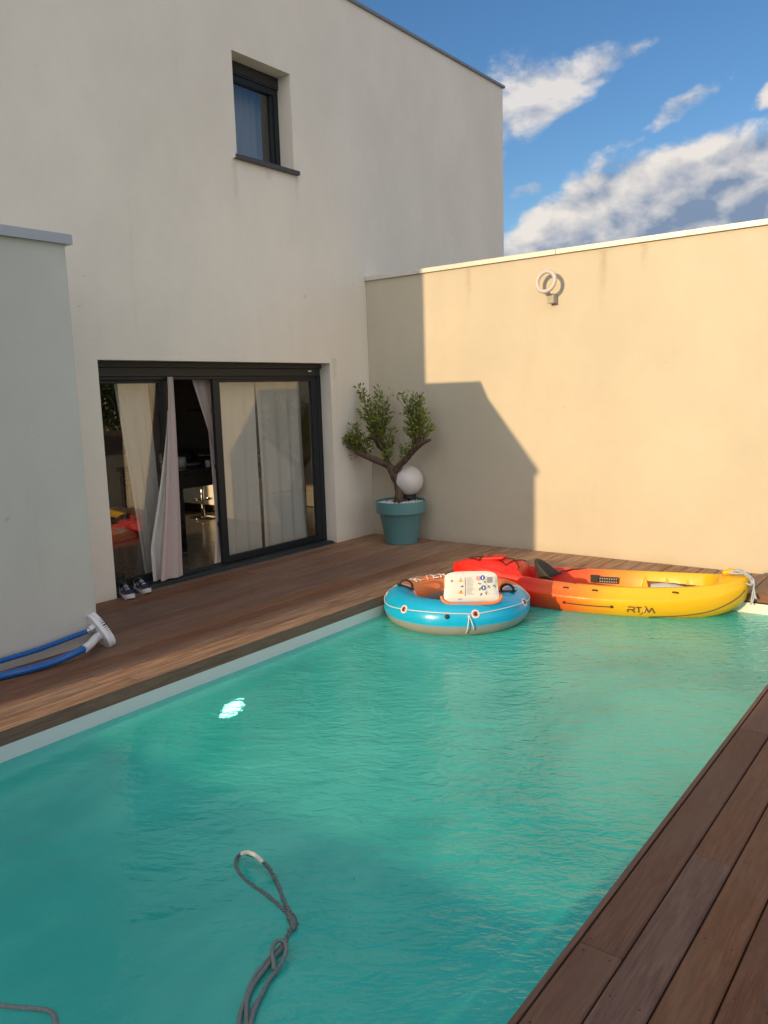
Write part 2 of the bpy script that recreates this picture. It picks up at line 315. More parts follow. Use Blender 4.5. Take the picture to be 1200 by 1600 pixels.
# ------------------------------------------------------------------ helpers
class MB:
    def __init__(s): s.v = []; s.f = []; s.mi = []
    def quad(s, a, b, c, d, mi=0):
        i = len(s.v); s.v += [a, b, c, d]; s.f.append((i, i+1, i+2, i+3)); s.mi.append(mi); return s
    def poly(s, pts, mi=0):
        i = len(s.v); s.v += list(pts); s.f.append(tuple(range(i, i+len(pts)))); s.mi.append(mi); return s
    def box(s, x0, x1, y0, y1, z0, z1, mi=0):
        i = len(s.v)
        s.v += [(x0, y0, z0), (x1, y0, z0), (x1, y1, z0), (x0, y1, z0), (x0, y0, z1), (x1, y0, z1), (x1, y1, z1), (x0, y1, z1)]
        for q in ((3, 2, 1, 0), (4, 5, 6, 7), (0, 1, 5, 4), (1, 2, 6, 5), (2, 3, 7, 6), (3, 0, 4, 7)):
            s.f.append(tuple(i+k for k in q)); s.mi.append(mi)
        return s
    def obox(s, c, ax, ay, az_, hx, hy, hz, mi=0):
        """box with its own axes"""
        c = Vector(c); ax = Vector(ax).normalized(); ay = Vector(ay).normalized(); az_ = Vector(az_).normalized(); i = len(s.v)
        for dz in (-1, 1):
            for dx, dy in ((-1, -1), (1, -1), (1, 1), (-1, 1)): s.v.append(tuple(c+ax*hx*dx+ay*hy*dy+az_*hz*dz))
        for q in ((3, 2, 1, 0), (4, 5, 6, 7), (0, 1, 5, 4), (1, 2, 6, 5), (2, 3, 7, 6), (3, 0, 4, 7)):
            s.f.append(tuple(i+k for k in q)); s.mi.append(mi)
        return s
    def tube(s, pts, rad, seg=8, caps=True, mi=0, wob=0.0):
        pts = [Vector(p) for p in pts]; n = len(pts)
        if not isinstance(rad, (list, tuple)): rad = [rad]*n
        i0 = len(s.v); up = None
        for k in range(n):
            tg = (pts[min(k+1, n-1)]-pts[max(k-1, 0)]); tg = tg.normalized() if tg.length > 1e-9 else Vector((0, 0, 1))
            if up is None:
                up = Vector((0, 0, 1)) if abs(tg.z) < .9 else Vector((1, 0, 0))
            a = tg.cross(up)
            a = a.normalized() if a.length > 1e-6 else Vector((1, 0, 0))
            up = a.cross(tg).normalized()
            for j in range(seg):
                th = 2*pi*j/seg; r = rad[k]*(1+wob*(random.random()-.5))
                s.v.append(tuple(pts[k]+a*cos(th)*r+up*sin(th)*r))
        for k in range(n-1):
            for j in range(seg):
                j2 = (j+1) % seg
                s.f.append((i0+k*seg+j, i0+k*seg+j2, i0+(k+1)*seg+j2, i0+(k+1)*seg+j)); s.mi.append(mi)
        if caps:
            s.f.append(tuple(i0+j for j in range(seg-1, -1, -1))); s.mi.append(mi)
            s.f.append(tuple(i0+(n-1)*seg+j for j in range(seg))); s.mi.append(mi)
        return s
    def lathe(s, prof, c=(0, 0, 0), seg=40, mi=0, axis='z'):
        i0 = len(s.v); n = len(prof)
        for (r, h) in prof:
            for j in range(seg):
                th = 2*pi*j/seg
                if axis == 'z': s.v.append((c[0]+r*cos(th), c[1]+r*sin(th), c[2]+h))
                elif axis == 'x': s.v.append((c[0]+h, c[1]+r*cos(th), c[2]+r*sin(th)))
                else: s.v.append((c[0]+r*sin(th), c[1]+h, c[2]+r*cos(th)))
        for k in range(n-1):
            for j in range(seg):
                j2 = (j+1) % seg
                s.f.append((i0+k*seg+j, i0+k*seg+j2, i0+(k+1)*seg+j2, i0+(k+1)*seg+j)); s.mi.append(mi)
        return s
    def grid(s, fn, nu, nv, mi=0):
        i0 = len(s.v)
        for a in range(nu+1):
            for b_ in range(nv+1): s.v.append(tuple(fn(a/nu, b_/nv)))
        for a in range(nu):
            for b_ in range(nv):
                k = i0+a*(nv+1)+b_
                s.f.append((k, k+1, k+nv+2, k+nv+1)); s.mi.append(mi)
        return s
ORG = {}
def link(name, data, parent=None, **props):
    o = bpy.data.objects.new(name, data); COL.objects.link(o)
    if parent is not None: o.parent = parent
    for k, v in props.items(): o[k] = v
    return o
def thing(name, label, cat, loc=(0, 0, 0), rotz=0, group=None):
    o = link(name, None); o.location = loc; o.rotation_euler = (0, 0, rotz); o.empty_display_size = .1
    o['label'] = label; o['category'] = cat
    if group: o['group'] = group
    ORG[o.name] = Matrix.Translation(Vector(loc)) @ Matrix.Rotation(rotz, 4, 'Z')
    return o
def obj(name, mb, mats, parent=None, smooth=False, local=False, bevel=0, subsurf=0, auto=None, **props):
    """one mesh object; vertices given in world space unless local"""
    me = bpy.data.meshes.new(name)
    vs = mb.v
    base = ORG.get(parent.name) if parent is not None else None
    if base is not None and not local:
        inv = base.inverted(); vs = [tuple(inv @ Vector(v)) for v in vs]
    me.from_pydata(vs, [], mb.f)
    if isinstance(mats, str): mats = [mats]
    for q in mats: me.materials.append(MAT[q])
    me.polygons.foreach_set('material_index', mb.mi)
    me.validate(); me.update()
    if smooth:
        me.polygons.foreach_set('use_smooth', [True]*len(me.polygons))
        if auto: me.set_sharp_from_angle(angle=radians(auto))
    o = link(name, me, parent, **props)
    if base is not None: ORG[o.name] = base
    if bevel:
        bm = bmesh.new(); bm.from_mesh(me); bmesh.ops.remove_doubles(bm, verts=bm.verts, dist=1e-5); bm.to_mesh(me); bm.free()
        md = o.modifiers.new('bevel', 'BEVEL'); md.width = bevel; md.segments = 2; md.limit_method = 'ANGLE'
    if subsurf:
        md = o.modifiers.new('sub', 'SUBSURF'); md.levels = subsurf; md.render_levels = subsurf
    return o
def tag(o, label, cat, group=None):
    o['label'] = label; o['category'] = cat
    if group: o['group'] = group
    return o
def weld(o, d=1e-4):
    bm = bmesh.new(); bm.from_mesh(o.data); bmesh.ops.remove_doubles(bm, verts=bm.verts, dist=d)
    bmesh.ops.recalc_face_normals(bm, faces=bm.faces); bm.to_mesh(o.data); bm.free()
def wall_holes(mb, axis, p0, p1, u0, u1, v0, v1, holes, mi=0):
    """slab between p0 (seen face) and p1; u,v = the two other axes; rectangular holes with reveals"""
    us = sorted({u0, u1, *[h[0] for h in holes], *[h[1] for h in holes]}); vsn = sorted({v0, v1, *[h[2] for h in holes], *[h[3] for h in holes]})
    def P(p, u, v): return (p, u, v) if axis == 'x' else (u, p, v)
    def solid(a, b_): return not any(h[0] < a < h[1] and h[2] < b_ < h[3] for h in holes)
    for i in range(len(us)-1):
        for j in range(len(vsn)-1):
            if solid((us[i]+us[i+1])/2, (vsn[j]+vsn[j+1])/2):
                for p in (p0, p1): mb.quad(P(p, us[i], vsn[j]), P(p, us[i+1], vsn[j]), P(p, us[i+1], vsn[j+1]), P(p, us[i], vsn[j+1]), mi)
    for (a, b_, c, d) in holes+[(u0, u1, v0, v1)]:
        for (ua, va, ub, vb) in ((a, c, b_, c), (b_, c, b_, d), (b_, d, a, d), (a, d, a, c)):
            mb.quad(P(p0, ua, va), P(p0, ub, vb), P(p1, ub, vb), P(p1, ua, va), mi)
    return mb
def catmull(xs, ys, x):
    if x <= xs[0]: return ys[0]
    if x >= xs[-1]: return ys[-1]
    i = max(k for k in range(len(xs)) if xs[k] <= x); i = min(i, len(xs)-2)
    tt = (x-xs[i])/(xs[i+1]-xs[i])
    def tan_(k):
        if k == 0 or k == len(xs)-1: return 0 if False else ((ys[min(k+1, len(xs)-1)]-ys[max(k-1, 0)])/(xs[min(k+1, len(xs)-1)]-xs[max(k-1, 0)]))
        return (ys[k+1]-ys[k-1])/(xs[k+1]-xs[k-1])
    h = xs[i+1]-xs[i]; m0 = tan_(i)*h; m1 = tan_(i+1)*h
    return (2*tt**3-3*tt**2+1)*ys[i]+(tt**3-2*tt**2+tt)*m0+(-2*tt**3+3*tt**2)*ys[i+1]+(tt**3-tt**2)*m1
def smooth_path(pts, n=6):
    out = []; P = [Vector(p) for p in pts]
    for i in range(len(P)-1):
        p0, p1, p2, p3 = P[max(i-1, 0)], P[i], P[i+1], P[min(i+2, len(P)-1)]
        for k in range(n):
            t_ = k/n
            out.append(.5*((2*p1)+(p2-p0)*t_+(2*p0-5*p1+4*p2-p3)*t_**2+(3*p1-p0-3*p2+p3)*t_**3))
    out.append(P[-1]); return out
CAMP = Vector((6.0199, -7.555, 1.7))
def px(u, v, ax, val):
    """photograph position (1200x1600) -> point on an axis plane"""
    d = fwd + r2*((u-600)/F_PX) - u2*((v-800)/F_PX)
    return CAMP + d*((val-CAMP[ax])/d[ax])

XL, XR, YF, YN, ZW, ZF = 1.95, 5.065, -.755, -8.2, -.165, -.08
# ------------------------------------------------------------------ ground, pool, water
gm = MB()
G = 400
for (a, b_, c, d) in ((-G, XL-.2, -G, G), (XR+.2, G, -G, G), (XL-.2, XR+.2, YF+.2, G), (XL-.2, XR+.2, -G, YN-.2)):
    gm.quad((a, c, -.36), (b_, c, -.36), (b_, d, -.36), (a, d, -.36))
obj('ground', gm, 'ground_gravel', kind='structure')
pm = MB()
def shell(z0, z1, o=0.0):
    a, b_, c, d = XL-o, XR+o, YN-o, YF+o
    pm.quad((a, c, z0), (a, d, z0), (a, d, z1), (a, c, z1)); pm.quad((b_, d, z0), (b_, c, z0), (b_, c, z1), (b_, d, z1))
    pm.quad((a, d, z0), (b_, d, z0), (b_, d, z1), (a, d, z1)); pm.quad((b_, c, z0), (a, c, z0), (a, c, z1), (b_, c, z1))
shell(-1.6, ZF+.01)
pm.quad((XL, YN, -1.6), (XR, YN, -1.6), (XR, YF, -1.6), (XL, YF, -1.6))
obj('pool', pm, 'liner', kind='structure')
wm = MB()
wm.grid(lambda b_, a: (XL+a*(XR-XL), YN+b_*(YF-YN), ZW+.003*sin(9*a+5*b_)*sin(14*b_)), 90, 40)
obj('water', wm, 'pool_water', smooth=True, kind='structure')
# steel ladder-less pool: underwater lamp on the long wall
LY, LZ = -4.10, -.77
pl = thing('pool_lamp', 'lit round underwater lamp on the pool wall beside the left deck', 'pool lamp', (XL, LY, LZ))
obj('bezel', MB().lathe([(.135, .002), (.135, .02), (.1, .03), (.1, .012)], (XL, LY, LZ), 32, axis='x'), 'white_plastic', pl, smooth=True)
obj('lens', MB().lathe([(.098, .013), (.07, .026), (.0001, .03)], (XL, LY, LZ), 32, axis='x'), 'lamp_glow', pl, smooth=True)

# ------------------------------------------------------------------ deck
dk = MB()
for xx in (-.001, .5, 1.0, 1.5, 1.93): pass
dk.box(.02, XL-.03, -9.3, -.01, -.35, -.05); dk.box(XR+.03, 7.9, -9.3, -.01, -.35, -.05)
dk.box(XL-.025, XR+.025, YF+.03, -.01, -.35, -.05); dk.box(XL-.025, XR+.025, -9.3, YN-.03, -.35, -.05)
deck = obj('deck', dk, 'fence_wood', kind='structure')
def board_mesh(name, w, h, L=1.0):
    bm = bmesh.new(); vs_ = []
    c = .0045
    prof = [(-w/2, -h), (w/2, -h), (w/2, -c), (w/2-c, 0), (-w/2+c, 0), (-w/2, -c)]
    rows = [[bm.verts.new((x, y, z)) for x, z in prof] for y in (-L/2, L/2)]
    n = len(prof)
    for i in range(n): bm.faces.new((rows[0][i], rows[0][(i+1) % n], rows[1][(i+1) % n], rows[1][i]))
    bm.faces.new(rows[0][::-1]); bm.faces.new(rows[1])
    bmesh.ops.recalc_face_normals(bm, faces=bm.faces)
    me = bpy.data.meshes.new(name); bm.to_mesh(me); bm.free(); me.materials.append(MAT['deck_wood']); return me
BW, GAP = .1360, .0057
bme = board_mesh('board', BW, .024)
screws = []
def board(x, y0, y1):
    o = link('board', bme, deck); L = y1-y0-.003
    o.location = (x, (y0+y1)/2, random.uniform(-.0008, .0008)); o.scale = (1, L, 1)
    for ys in (y0+.03, y1-.03):
        for dx in (-.042, .042): screws.append((x+dx, ys))
    yy = y0+.5
    while yy < y1-.3:
        for dx in (-.042, .042): screws.append((x+dx+random.uniform(-.004, .004), yy+random.uniform(-.01, .01)))
        yy += .5
def run(x, ya, yb, first):
    y = ya; cut = first
    while y < yb-.01:
        e = min(y+cut, yb)
        if yb-e < .5: e = yb
        board(x, y, e); y = e; cut = random.choice((1.9, 2.35, 2.8, 3.2))
rng = random.Random(3)
x = XL-.021-.0035-BW/2
i = 0
while x+BW/2 > .05:
    run(x, -9.3, -.008, rng.uniform(.8, 3.0)); x -= BW+GAP; i += 1
# strip between facade and first board
x = XR+.018+.0035+BW/2
firsts = [9.3-5.43+1e-3, 2.2, 3.1, 1.5, 2.7, 1.2, 2.0, 3.0, 1.7, 2.4, .9, 2.6, 1.8, 3.1]
i = 0
while x < 7.9:
    run(x, -9.3, -.008, firsts[i % len(firsts)]); x += BW+GAP; i += 1
# short boards of the strip at the far end, in line with the long ones
x = XL-.021-.0035-BW/2+BW+GAP
while x < XR+.02:
    board(x, YF-.018 if False else YF-.002+.022, -.008); x += BW+GAP
fas = MB
f1 = obj('fascia_board', MB().box(XL-.021, XL+.001, -9.3, YF+.021, ZF, .001), 'deck_wood', deck)
f2 = obj('fascia_board', MB().box(XR-.001, XR+.017, -9.3, YF+.021, ZF, .001), 'deck_wood', deck)
f3 = obj('fascia_board', MB().box(XL+.001, XR-.001, YF, YF+.021, ZF, .0), 'deck_wood', deck)
f4 = obj('fascia_board', MB().box(XL+.001, XR-.001, YN-.021, YN, ZF, .0), 'deck_wood', deck)
x = XL+.06
while x < XR: board(x, -9.3, YN-.023); x += BW+GAP
sm_ = MB()
for (sx_, sy_) in screws:
    if (Vector((sx_, sy_, 0))-CAMP).length < 7.5:
        i0 = len(sm_.v)
        for j in range(8): sm_.v.append((sx_+.0036*cos(j*pi/4), sy_+.0036*sin(j*pi/4), .0013))
        sm_.f.append(tuple(range(i0, i0+8))); sm_.mi.append(0)
obj('screw', sm_, 'dark_wood', deck, kind='stuff')
for zz in ((.004, -.03),):
    for Yy in [-8.9+.55*k for k in range(16)]:
        pass

# ------------------------------------------------------------------ house
H_R, H_N, H_S = 5.995, 3.311, -7.2
DY0, DY1, DZ = -3.627, -.691, 2.05
WY0, WY1, WZ0, WZ1 = -1.926, -1.135, 4.007, 4.962
house = thing('house', 'two storey flat roofed house with beige rendered facade beside the pool', 'house', (-4, -2, 0))
hw = MB()
wall_holes(hw, 'x', 0, -.27, H_S, H_N, -.3, H_R, [(DY0, DY1, -.02, DZ), (WY0, WY1, WZ0, WZ1)])
wall_holes(hw, 'y', H_S+.0, H_S+.25, -6.2, -.27, -.3, H_R, [(-4.3, -2.75, 0, 2.3)])
wall_holes(hw, 'y', H_N-.0, H_N-.25, -6.2, -.27, -.3, H_R, [])
wall_holes(hw, 'x', -6.2, -5.95, H_S+.25, H_N-.25, -.3, H_R, [])
hw.quad((-6.2, H_S, H_R-.1), (0, H_S, H_R-.1), (0, H_N, H_R-.1), (-6.2, H_N, H_R-.1))
o = obj('wall', hw, 'facade_render', house); weld(o)
rc = MB(); t_ = .05
rc.box(-.28, .03, H_S-.03, H_N+.03, H_R-.005, H_R+.028); rc.box(-6.23, -.28, H_N-.26, H_N+.03, H_R-.005, H_R+.028)
rc.box(-6.23, -.28, H_S-.03, H_S+.26, H_R-.005, H_R+.028)
obj('roof_coping', rc, 'dark_coping', house, bevel=.004)
rm = MB()
rm.box(-5.94, -.272, H_S+.26, H_N-.26, -.25, -.012)
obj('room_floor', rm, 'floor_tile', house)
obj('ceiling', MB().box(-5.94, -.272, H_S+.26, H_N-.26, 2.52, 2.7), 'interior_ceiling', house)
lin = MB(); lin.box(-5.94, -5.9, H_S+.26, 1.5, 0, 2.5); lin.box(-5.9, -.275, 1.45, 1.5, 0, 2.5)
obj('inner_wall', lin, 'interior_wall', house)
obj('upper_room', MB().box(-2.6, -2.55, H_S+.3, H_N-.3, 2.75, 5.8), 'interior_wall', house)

# upstairs window
win = obj('window', MB().box(-.215, -.205, WY0+.002, WY1-.002, WZ1-.12, WZ1-.003), 'shutter_metal', house, label='small dark framed upstairs window with a blue sky reflection')
fr = MB()
fw = .06
fr.box(-.25, -.185, WY0+.001, WY0+fw, WZ0+.001, WZ1-.122); fr.box(-.25, -.185, WY1-fw, WY1-.001, WZ0+.001, WZ1-.122)
fr.box(-.25, -.185, WY0+fw, WY1-fw, WZ0+.001, WZ0+fw); fr.box(-.25, -.185, WY0+fw, WY1-fw, WZ1-.18, WZ1-.122)
fr.box(-.24, -.2, WY1-fw-.045, WY1-fw, WZ0+fw, WZ1-.18); fr.box(-.24, -.2, WY0+fw, WY0+fw+.045, WZ0+fw, WZ1-.18)
obj('frame', fr, 'anthracite', win, bevel=.003)
obj('pane', MB().box(-.226, -.222, WY0+fw+.045, WY1-fw-.045, WZ0+fw, WZ1-.18), 'window_glass', win)
obj('roller_box', MB().box(-.245, -.17, WY0+.002, WY1-.002, WZ1-.12, WZ1-.002).box(-.17, -.16, WY0+.03, WY1-.03, WZ1-.105, WZ1-.085), 'shutter_metal', win, bevel=.003)
sl = MB()
sl.v += [(-.18, WY0+.002, WZ0+.02), (-.18, WY1-.002, WZ0+.02), (.045, WY1-.002, WZ0-.0), (.045, WY0+.002, WZ0-.0),]
sl = MB(); sl.box(-.18, .0, WY0+.002, WY1-.002, WZ0-.02, WZ0+.014); sl.box(.0005, .05, WY0-.045, WY1+.04, WZ0-.035, WZ0+.006)
obj('sill', sl, 'sill_metal', win, bevel=.004)
obj('sill_end_cap', MB().box(.001, .03, WY0-.06, WY0-.047, WZ0-.03, WZ0+.045), 'white_plastic', win)
obj('curtain_panel', MB().grid(lambda a, b_: (-.42+.02*sin(a*26), WY0+.35+a*.4, WZ0+.05+b_*.85), 24, 2), 'curtain_cloth', house, smooth=True)

# patio sliding door
GX = -.22
door = obj('sliding_door', MB().box(-.27, -.13, DY0+.002, DY1-.002, DZ-.055, DZ-.002).box(-.27, -.155, DY0+.002, DY1-.002, DZ-.135, -.0+DZ-.055), 'shutter_metal', house, label='wide dark framed sliding patio door standing half open', bevel=.004)
fm = MB()
fm.box(-.268, -.15, DY1-.07, DY1-.002, 0.0, DZ-.135); fm.box(-.268, -.15, DY0+.002, DY0+.03, 0.0, DZ-.135)
fm.box(-.268, -.165, DY0+.03, DY1-.07, DZ-.165, DZ-.136)
obj('frame', fm, 'anthracite', door, bevel=.003)
tk = MB(); tk.box(-.269, -.05, DY0+.003, DY1-.003, -.012, .022); tk.box(-.19, -.183, DY0+.03, DY1-.07, .022, .034); tk.box(-.24, -.233, DY0+.03, DY1-.07, .022, .034); tk.box(-.05, -.005, DY0+.003, DY1-.003, -.012, .008)
obj('threshold', tk, 'threshold_metal', door, bevel=.003)
def sash(y0, y1, xc, stile_l, stile_r):
    s = MB()
    s.box(xc-.02, xc+.02, y0, y0+stile_l, .034, DZ-.166); s.box(xc-.02, xc+.02, y1-stile_r, y1, .034, DZ-.166)
    s.box(xc-.02, xc+.02, y0+stile_l, y1-stile_r, .034, .10); s.box(xc-.02, xc+.02, y0+stile_l, y1-stile_r, DZ-.195, DZ-.166)
    so = obj('sash', s, 'anthracite', door, bevel=.003)
    obj('pane', MB().box(xc-.003, xc+.003, y0+stile_l, y1-stile_r, .10, DZ-.195), 'door_glass', so)
    return so
s1 = sash(DY0+.032, -2.775, GX, .03, .095)
s2 = sash(-2.27, DY1-.072, GX+.045, .085, .085)
for z_ in (1.55, 1.0, .42): obj('lock', MB().box(GX+.03, GX+.042, -2.284, -2.271, z_, z_+.05), 'chrome', s2)
obj('shutter_tag', MB().box(-.154, -.15, DY1-.2, DY1-.15, DZ-.09, DZ-.075), 'white_plastic', door)

# ------------------------------------------------------------------ annex (left foreground) and garden wall
HC = 2.76
ann = thing('annex_building', 'low grey rendered annex with flat metal coping at the left edge', 'annex', (.6, -6, 0))
am = MB()
outl = [(.004, -4.45), (1.0, -4.45), (1.0, -5.25), (1.22, -8.45), (.004, -8.45)]  # side slanted out of view to steer its shadow on the garden wall
for k in range(len(outl)):
    a, b_ = outl[k], outl[(k+1) % len(outl)]
    if k == 4: continue
    am.quad((*a, -.3), (*b_, -.3), (*b_, HC), (*a, HC))
am.poly([(a, b_, HC) for a, b_ in outl])
o = obj('wall', am, 'annex_render', ann, bevel=.008); weld(o)
cm = MB()
ol2 = [(.004, -4.415), (1.035, -4.415), (1.035, -5.25), (1.255, -8.485), (.004, -8.485)]
for z_ in (HC-.018, HC+.045): cm.poly([(a, b_, z_) for a, b_ in (ol2 if z_ > HC else ol2[::-1])])
for k in range(4):
    a, b_ = ol2[k], ol2[k+1]; cm.quad((*a, HC-.018), (*b_, HC-.018), (*b_, HC+.045), (*a, HC+.045))
o = obj('coping', cm, 'zinc', ann); weld(o)

HB = 3.0
gw = thing('garden_wall', 'tall cream rendered garden wall behind the pool, lit by low sun', 'wall', (2.3, .1, 0))
gb = MB(); gb.box(.002, 4.62, 0, .2, -.3, HB)
obj('wall', gb, 'garden_wall_render', gw, bevel=.004)
for k in range(2):
    x0, x1 = ((.003, 2.42), (2.424, 4.65))[k]
    cp = MB(); cp.box(x0, x1, -.028, .228, HB+.001, HB+.05); obj('coping', cp, 'pale_metal', gw, bevel=.003)

# ------------------------------------------------------------------ ring wall lamp
lc = Vector((2.308+.49*.136, -.136, 2.754-.14*.136))
wl = thing('wall_lamp', 'unlit ring shaped lamp mounted high on the sunlit garden wall', 'wall lamp', (lc.x+.03, -.01, lc.z-.14))
tm = MB()
yawr = radians(4)
pts = []
def ringpt(a, R_): 
    p_ = Vector((R_*sin(a), 0, R_*cos(a))); return lc+Matrix.Rotation(-yawr, 3, 'Z') @ (Matrix.Rotation(radians(-10), 3, 'X') @ p_)
def ring_s(a_, b__):
    a = a_*2*pi; th = b__*2*pi; c0 = ringpt(a, .098); out = (c0-lc).normalized(); nn_ = (Matrix.Rotation(-yawr, 3, 'Z') @ (Matrix.Rotation(radians(-10), 3, 'X') @ Vector((0, -1, 0))))
    return c0+out*.020*cos(th)+nn_*.022*sin(th)
tm.grid(ring_s, 48, 10)
o = obj('ring', tm, 'lamp_white', wl, smooth=True); weld(o)
bk = MB(); bz = lc.z-.15
bk.box(lc.x-.012, lc.x+.058, -.085, -.001, bz-.055, bz+.035)
bk.tube([(lc.x+.02, -.08, bz+.02), (lc.x+.02, -.11, bz+.045)], .012, 8)
obj('bracket', bk, 'lamp_grey', wl, bevel=.004)

# ------------------------------------------------------------------ potted tree
PX, PY = .655, -.315
pot = thing('potted_tree', 'gnarled small tree with sparse green shoots in a pale teal pot', 'potted tree', (PX, PY, 0))
prof = [(.0001, .0), (.175, .0), (.182, .006), (.245, .345), (.250, .352), (.276, .352), (.281, .358), (.291, .478), (.290, .488), (.283, .492), (.275, .486), (.268, .40), (.0001, .40)]
obj('pot', MB().lathe(prof, (PX, PY, 0), 64), 'pot_teal', pot, smooth=True, auto=35)
obj('soil', MB().lathe([(.267, .445), (.0001, .452)], (PX, PY, 0), 32), 'soil', pot)
pb = MB(); rr_ = random.Random(5)
for k in range(420):
    a = rr_.uniform(0, 2*pi); r = .255*sqrt(rr_.random()); s_ = rr_.uniform(.008, .016)
    c0 = Vector((PX+r*cos(a), PY+r*sin(a), .455+rr_.uniform(0, .014))); i0 = len(pb.v)
    for d_ in ((1, 0, 0), (0, 1, 0), (-1, 0, 0), (0, -1, 0), (0, 0, .75), (0, 0, -.75)):
        pb.v.append(tuple(c0+Vector(d_)*s_*rr_.uniform(.7, 1.2)))
    for f_ in ((0, 1, 4), (1, 2, 4), (2, 3, 4), (3, 0, 4), (1, 0, 5), (2, 1, 5), (3, 2, 5), (0, 3, 5)): pb.f.append(tuple(i0+q for q in f_)); pb.mi.append(0)
obj('pebbles', pb, 'pebble_white', pot, kind='stuff')
def tp(u, v, dy=0.0): return px(u, v, 1, PY+dy)
tr = MB()
def limb(pts, rads, name=None):
    P = [tp(*q) for q in pts]; Ps = smooth_path(P, 5); n = len(Ps)
    rs = []
    for k in range(n):
        f_ = k/(n-1)*(len(rads)-1); i_ = min(int(f_), len(rads)-2); rs.append(rads[i_]*(1-(f_-i_))+rads[i_+1]*(f_-i_))
    tr.tube(Ps, rs, 12, wob=.16); return Ps
limb([(622, 786, 0), (624, 772, .0), (622, 756, .02), (616, 742, .0), (612, 733, .0)], [.062, .050, .048, .052, .05])
left = limb([(617, 740, 0), (606, 727, -.02), (590, 720, -.05), (573, 713, -.09), (558, 706, -.12), (557, 702, -.12)], [.05, .042, .038, .036, .033, .022])
right = limb([(615, 740, 0), (624, 728, .0), (636, 716, -.01), (648, 702, -.03), (660, 692, -.05), (673, 687, -.06)], [.045, .036, .034, .032, .03, .014])
midb = limb([(612, 738, 0), (606, 722, .05), (600, 703, .07), (592, 695, .06), (587, 686, .03), (574, 684, -.02)], [.036, .030, .036, .038, .028, .014])
limb([(600, 702, .07), (597, 692, .08), (594, 682, .08)], [.034, .03, .02])
limb([(659, 693, -.05), (658, 684, -.05), (655, 680, -.05)], [.024, .02, .012])
obj('trunk', tr, 'bark', pot, smooth=True)
tw = MB(); lf = MB(); rl = random.Random(11)
def leaf(p_, d_, L, w):
    d_ = d_.normalized(); s_ = d_.cross(Vector((rl.uniform(-1, 1), rl.uniform(-1, 1), rl.uniform(-1, 1))))
    if s_.length < .01: s_ = Vector((1, 0, 0))
    s_.normalize(); nrm = d_.cross(s_)
    i0 = len(lf.v)
    for q in (p_, p_+d_*L*.35+s_*w, p_+d_*L*.75+s_*w*.7+nrm*L*.06, p_+d_*L, p_+d_*L*.75-s_*w*.7+nrm*L*.06, p_+d_*L*.35-s_*w): lf.v.append(tuple(q))
    lf.f.append((i0, i0+1, i0+2, i0+3)); lf.f.append((i0, i0+3, i0+4, i0+5)); lf.mi += [0, 0]
def shoot(base, tip, r0=.006, dens=1.0, leafL=.052, bare=0.08):
    mid_ = (base+tip)/2+Vector((rl.uniform(-.03, .03), rl.uniform(-.03, .03), 0)); Ps = smooth_path([base, mid_, tip], 6)
    tw.tube(Ps, [r0*(1-.75*k/(len(Ps)-1)) for k in range(len(Ps))], 5)
    L = (tip-base).length; n = int(L*98*dens)
    for k in range(n):
        f_ = bare+(1-bare)*(k+rl.random())/n; q = f_*(len(Ps)-1); i_ = min(int(q), len(Ps)-2); p_ = Ps[i_].lerp(Ps[i_+1], q-i_)
        ax_ = (Ps[i_+1]-Ps[i_]).normalized(); a = rl.uniform(0, 2*pi)
        out = Vector((cos(a), sin(a), rl.uniform(-.1, .5))); d_ = (out*.9+ax_*.7)
        p2 = p_+out*rl.uniform(0, .045)
        leaf(p2, d_, leafL*rl.uniform(.6, 1.25), leafL*.2)
# (root px, tip px, depth offset)
SH = [((590, 690), (562, 603), .03), ((592, 690), (566, 612), .1), ((588, 688), (572, 626), -.03), ((592, 692), (578, 640), .08), ((594, 690), (590, 612), .06), ((596, 690), (594, 618), .0), ((595, 686), (600, 622), .1), ((593, 686), (586, 628), -.05),
      ((596, 700), (606, 640), .08), ((598, 702), (604, 655), .0), ((590, 690), (570, 650), .0), ((600, 708), (611, 672), .05), ((604, 722), (612, 684), .1), ((588, 690), (577, 668), .05), ((607, 726), (600, 706), .0),
      ((606, 724), (612, 700), -.03), ((593, 686), (598, 640), -.06), ((590, 688), (562, 640), .06), ((592, 690), (583, 655), -.07),
      ((556, 703), (529, 676), -.16), ((556, 704), (536, 684), -.2), ((558, 706), (534, 672), -.13), ((558, 706), (545, 676), -.2), ((562, 708), (551, 664), -.1), ((564, 709), (556, 662), -.15), ((566, 710), (563, 680), -.05), ((568, 711), (572, 690), -.12), ((560, 708), (538, 690), -.1), ((565, 710), (578, 692), -.05), ((560, 706), (552, 684), -.22), ((572, 714), (575, 700), -.05), ((562, 707), (560, 672), -.2),
      ((645, 706), (640, 640), -.02), ((648, 703), (636, 622), .05), ((650, 700), (628, 616), .0), ((652, 698), (645, 618), -.05), ((654, 696), (650, 625), .04), ((655, 692), (657, 616), -.02), ((656, 690), (661, 622), .06), ((657, 688), (660, 640), -.1), ((658, 690), (668, 668), -.05), ((655, 686), (648, 650), .0),
      ((660, 690), (664, 640), .02), ((640, 712), (634, 696), .0), ((636, 716), (640, 700), -.05), ((652, 698), (640, 660), .07), ((660, 690), (668, 660), .06), ((650, 700), (644, 632), .1), ((655, 694), (654, 640), .1), ((630, 722), (634, 708), 0)]
for (a, b_, dy) in SH:
    base = tp(a[0], a[1], dy*.5-.02); tip = tp(b_[0], b_[1], dy)
    shoot(base, tip, .0055, 1.0)
    for q in range(2):
        f_ = rl.uniform(.3, .8); p_ = base.lerp(tip, f_); shoot(p_, p_+Vector((rl.uniform(-.06, .06), rl.uniform(-.06, .06), rl.uniform(.02, .09))), .003, 1.1)
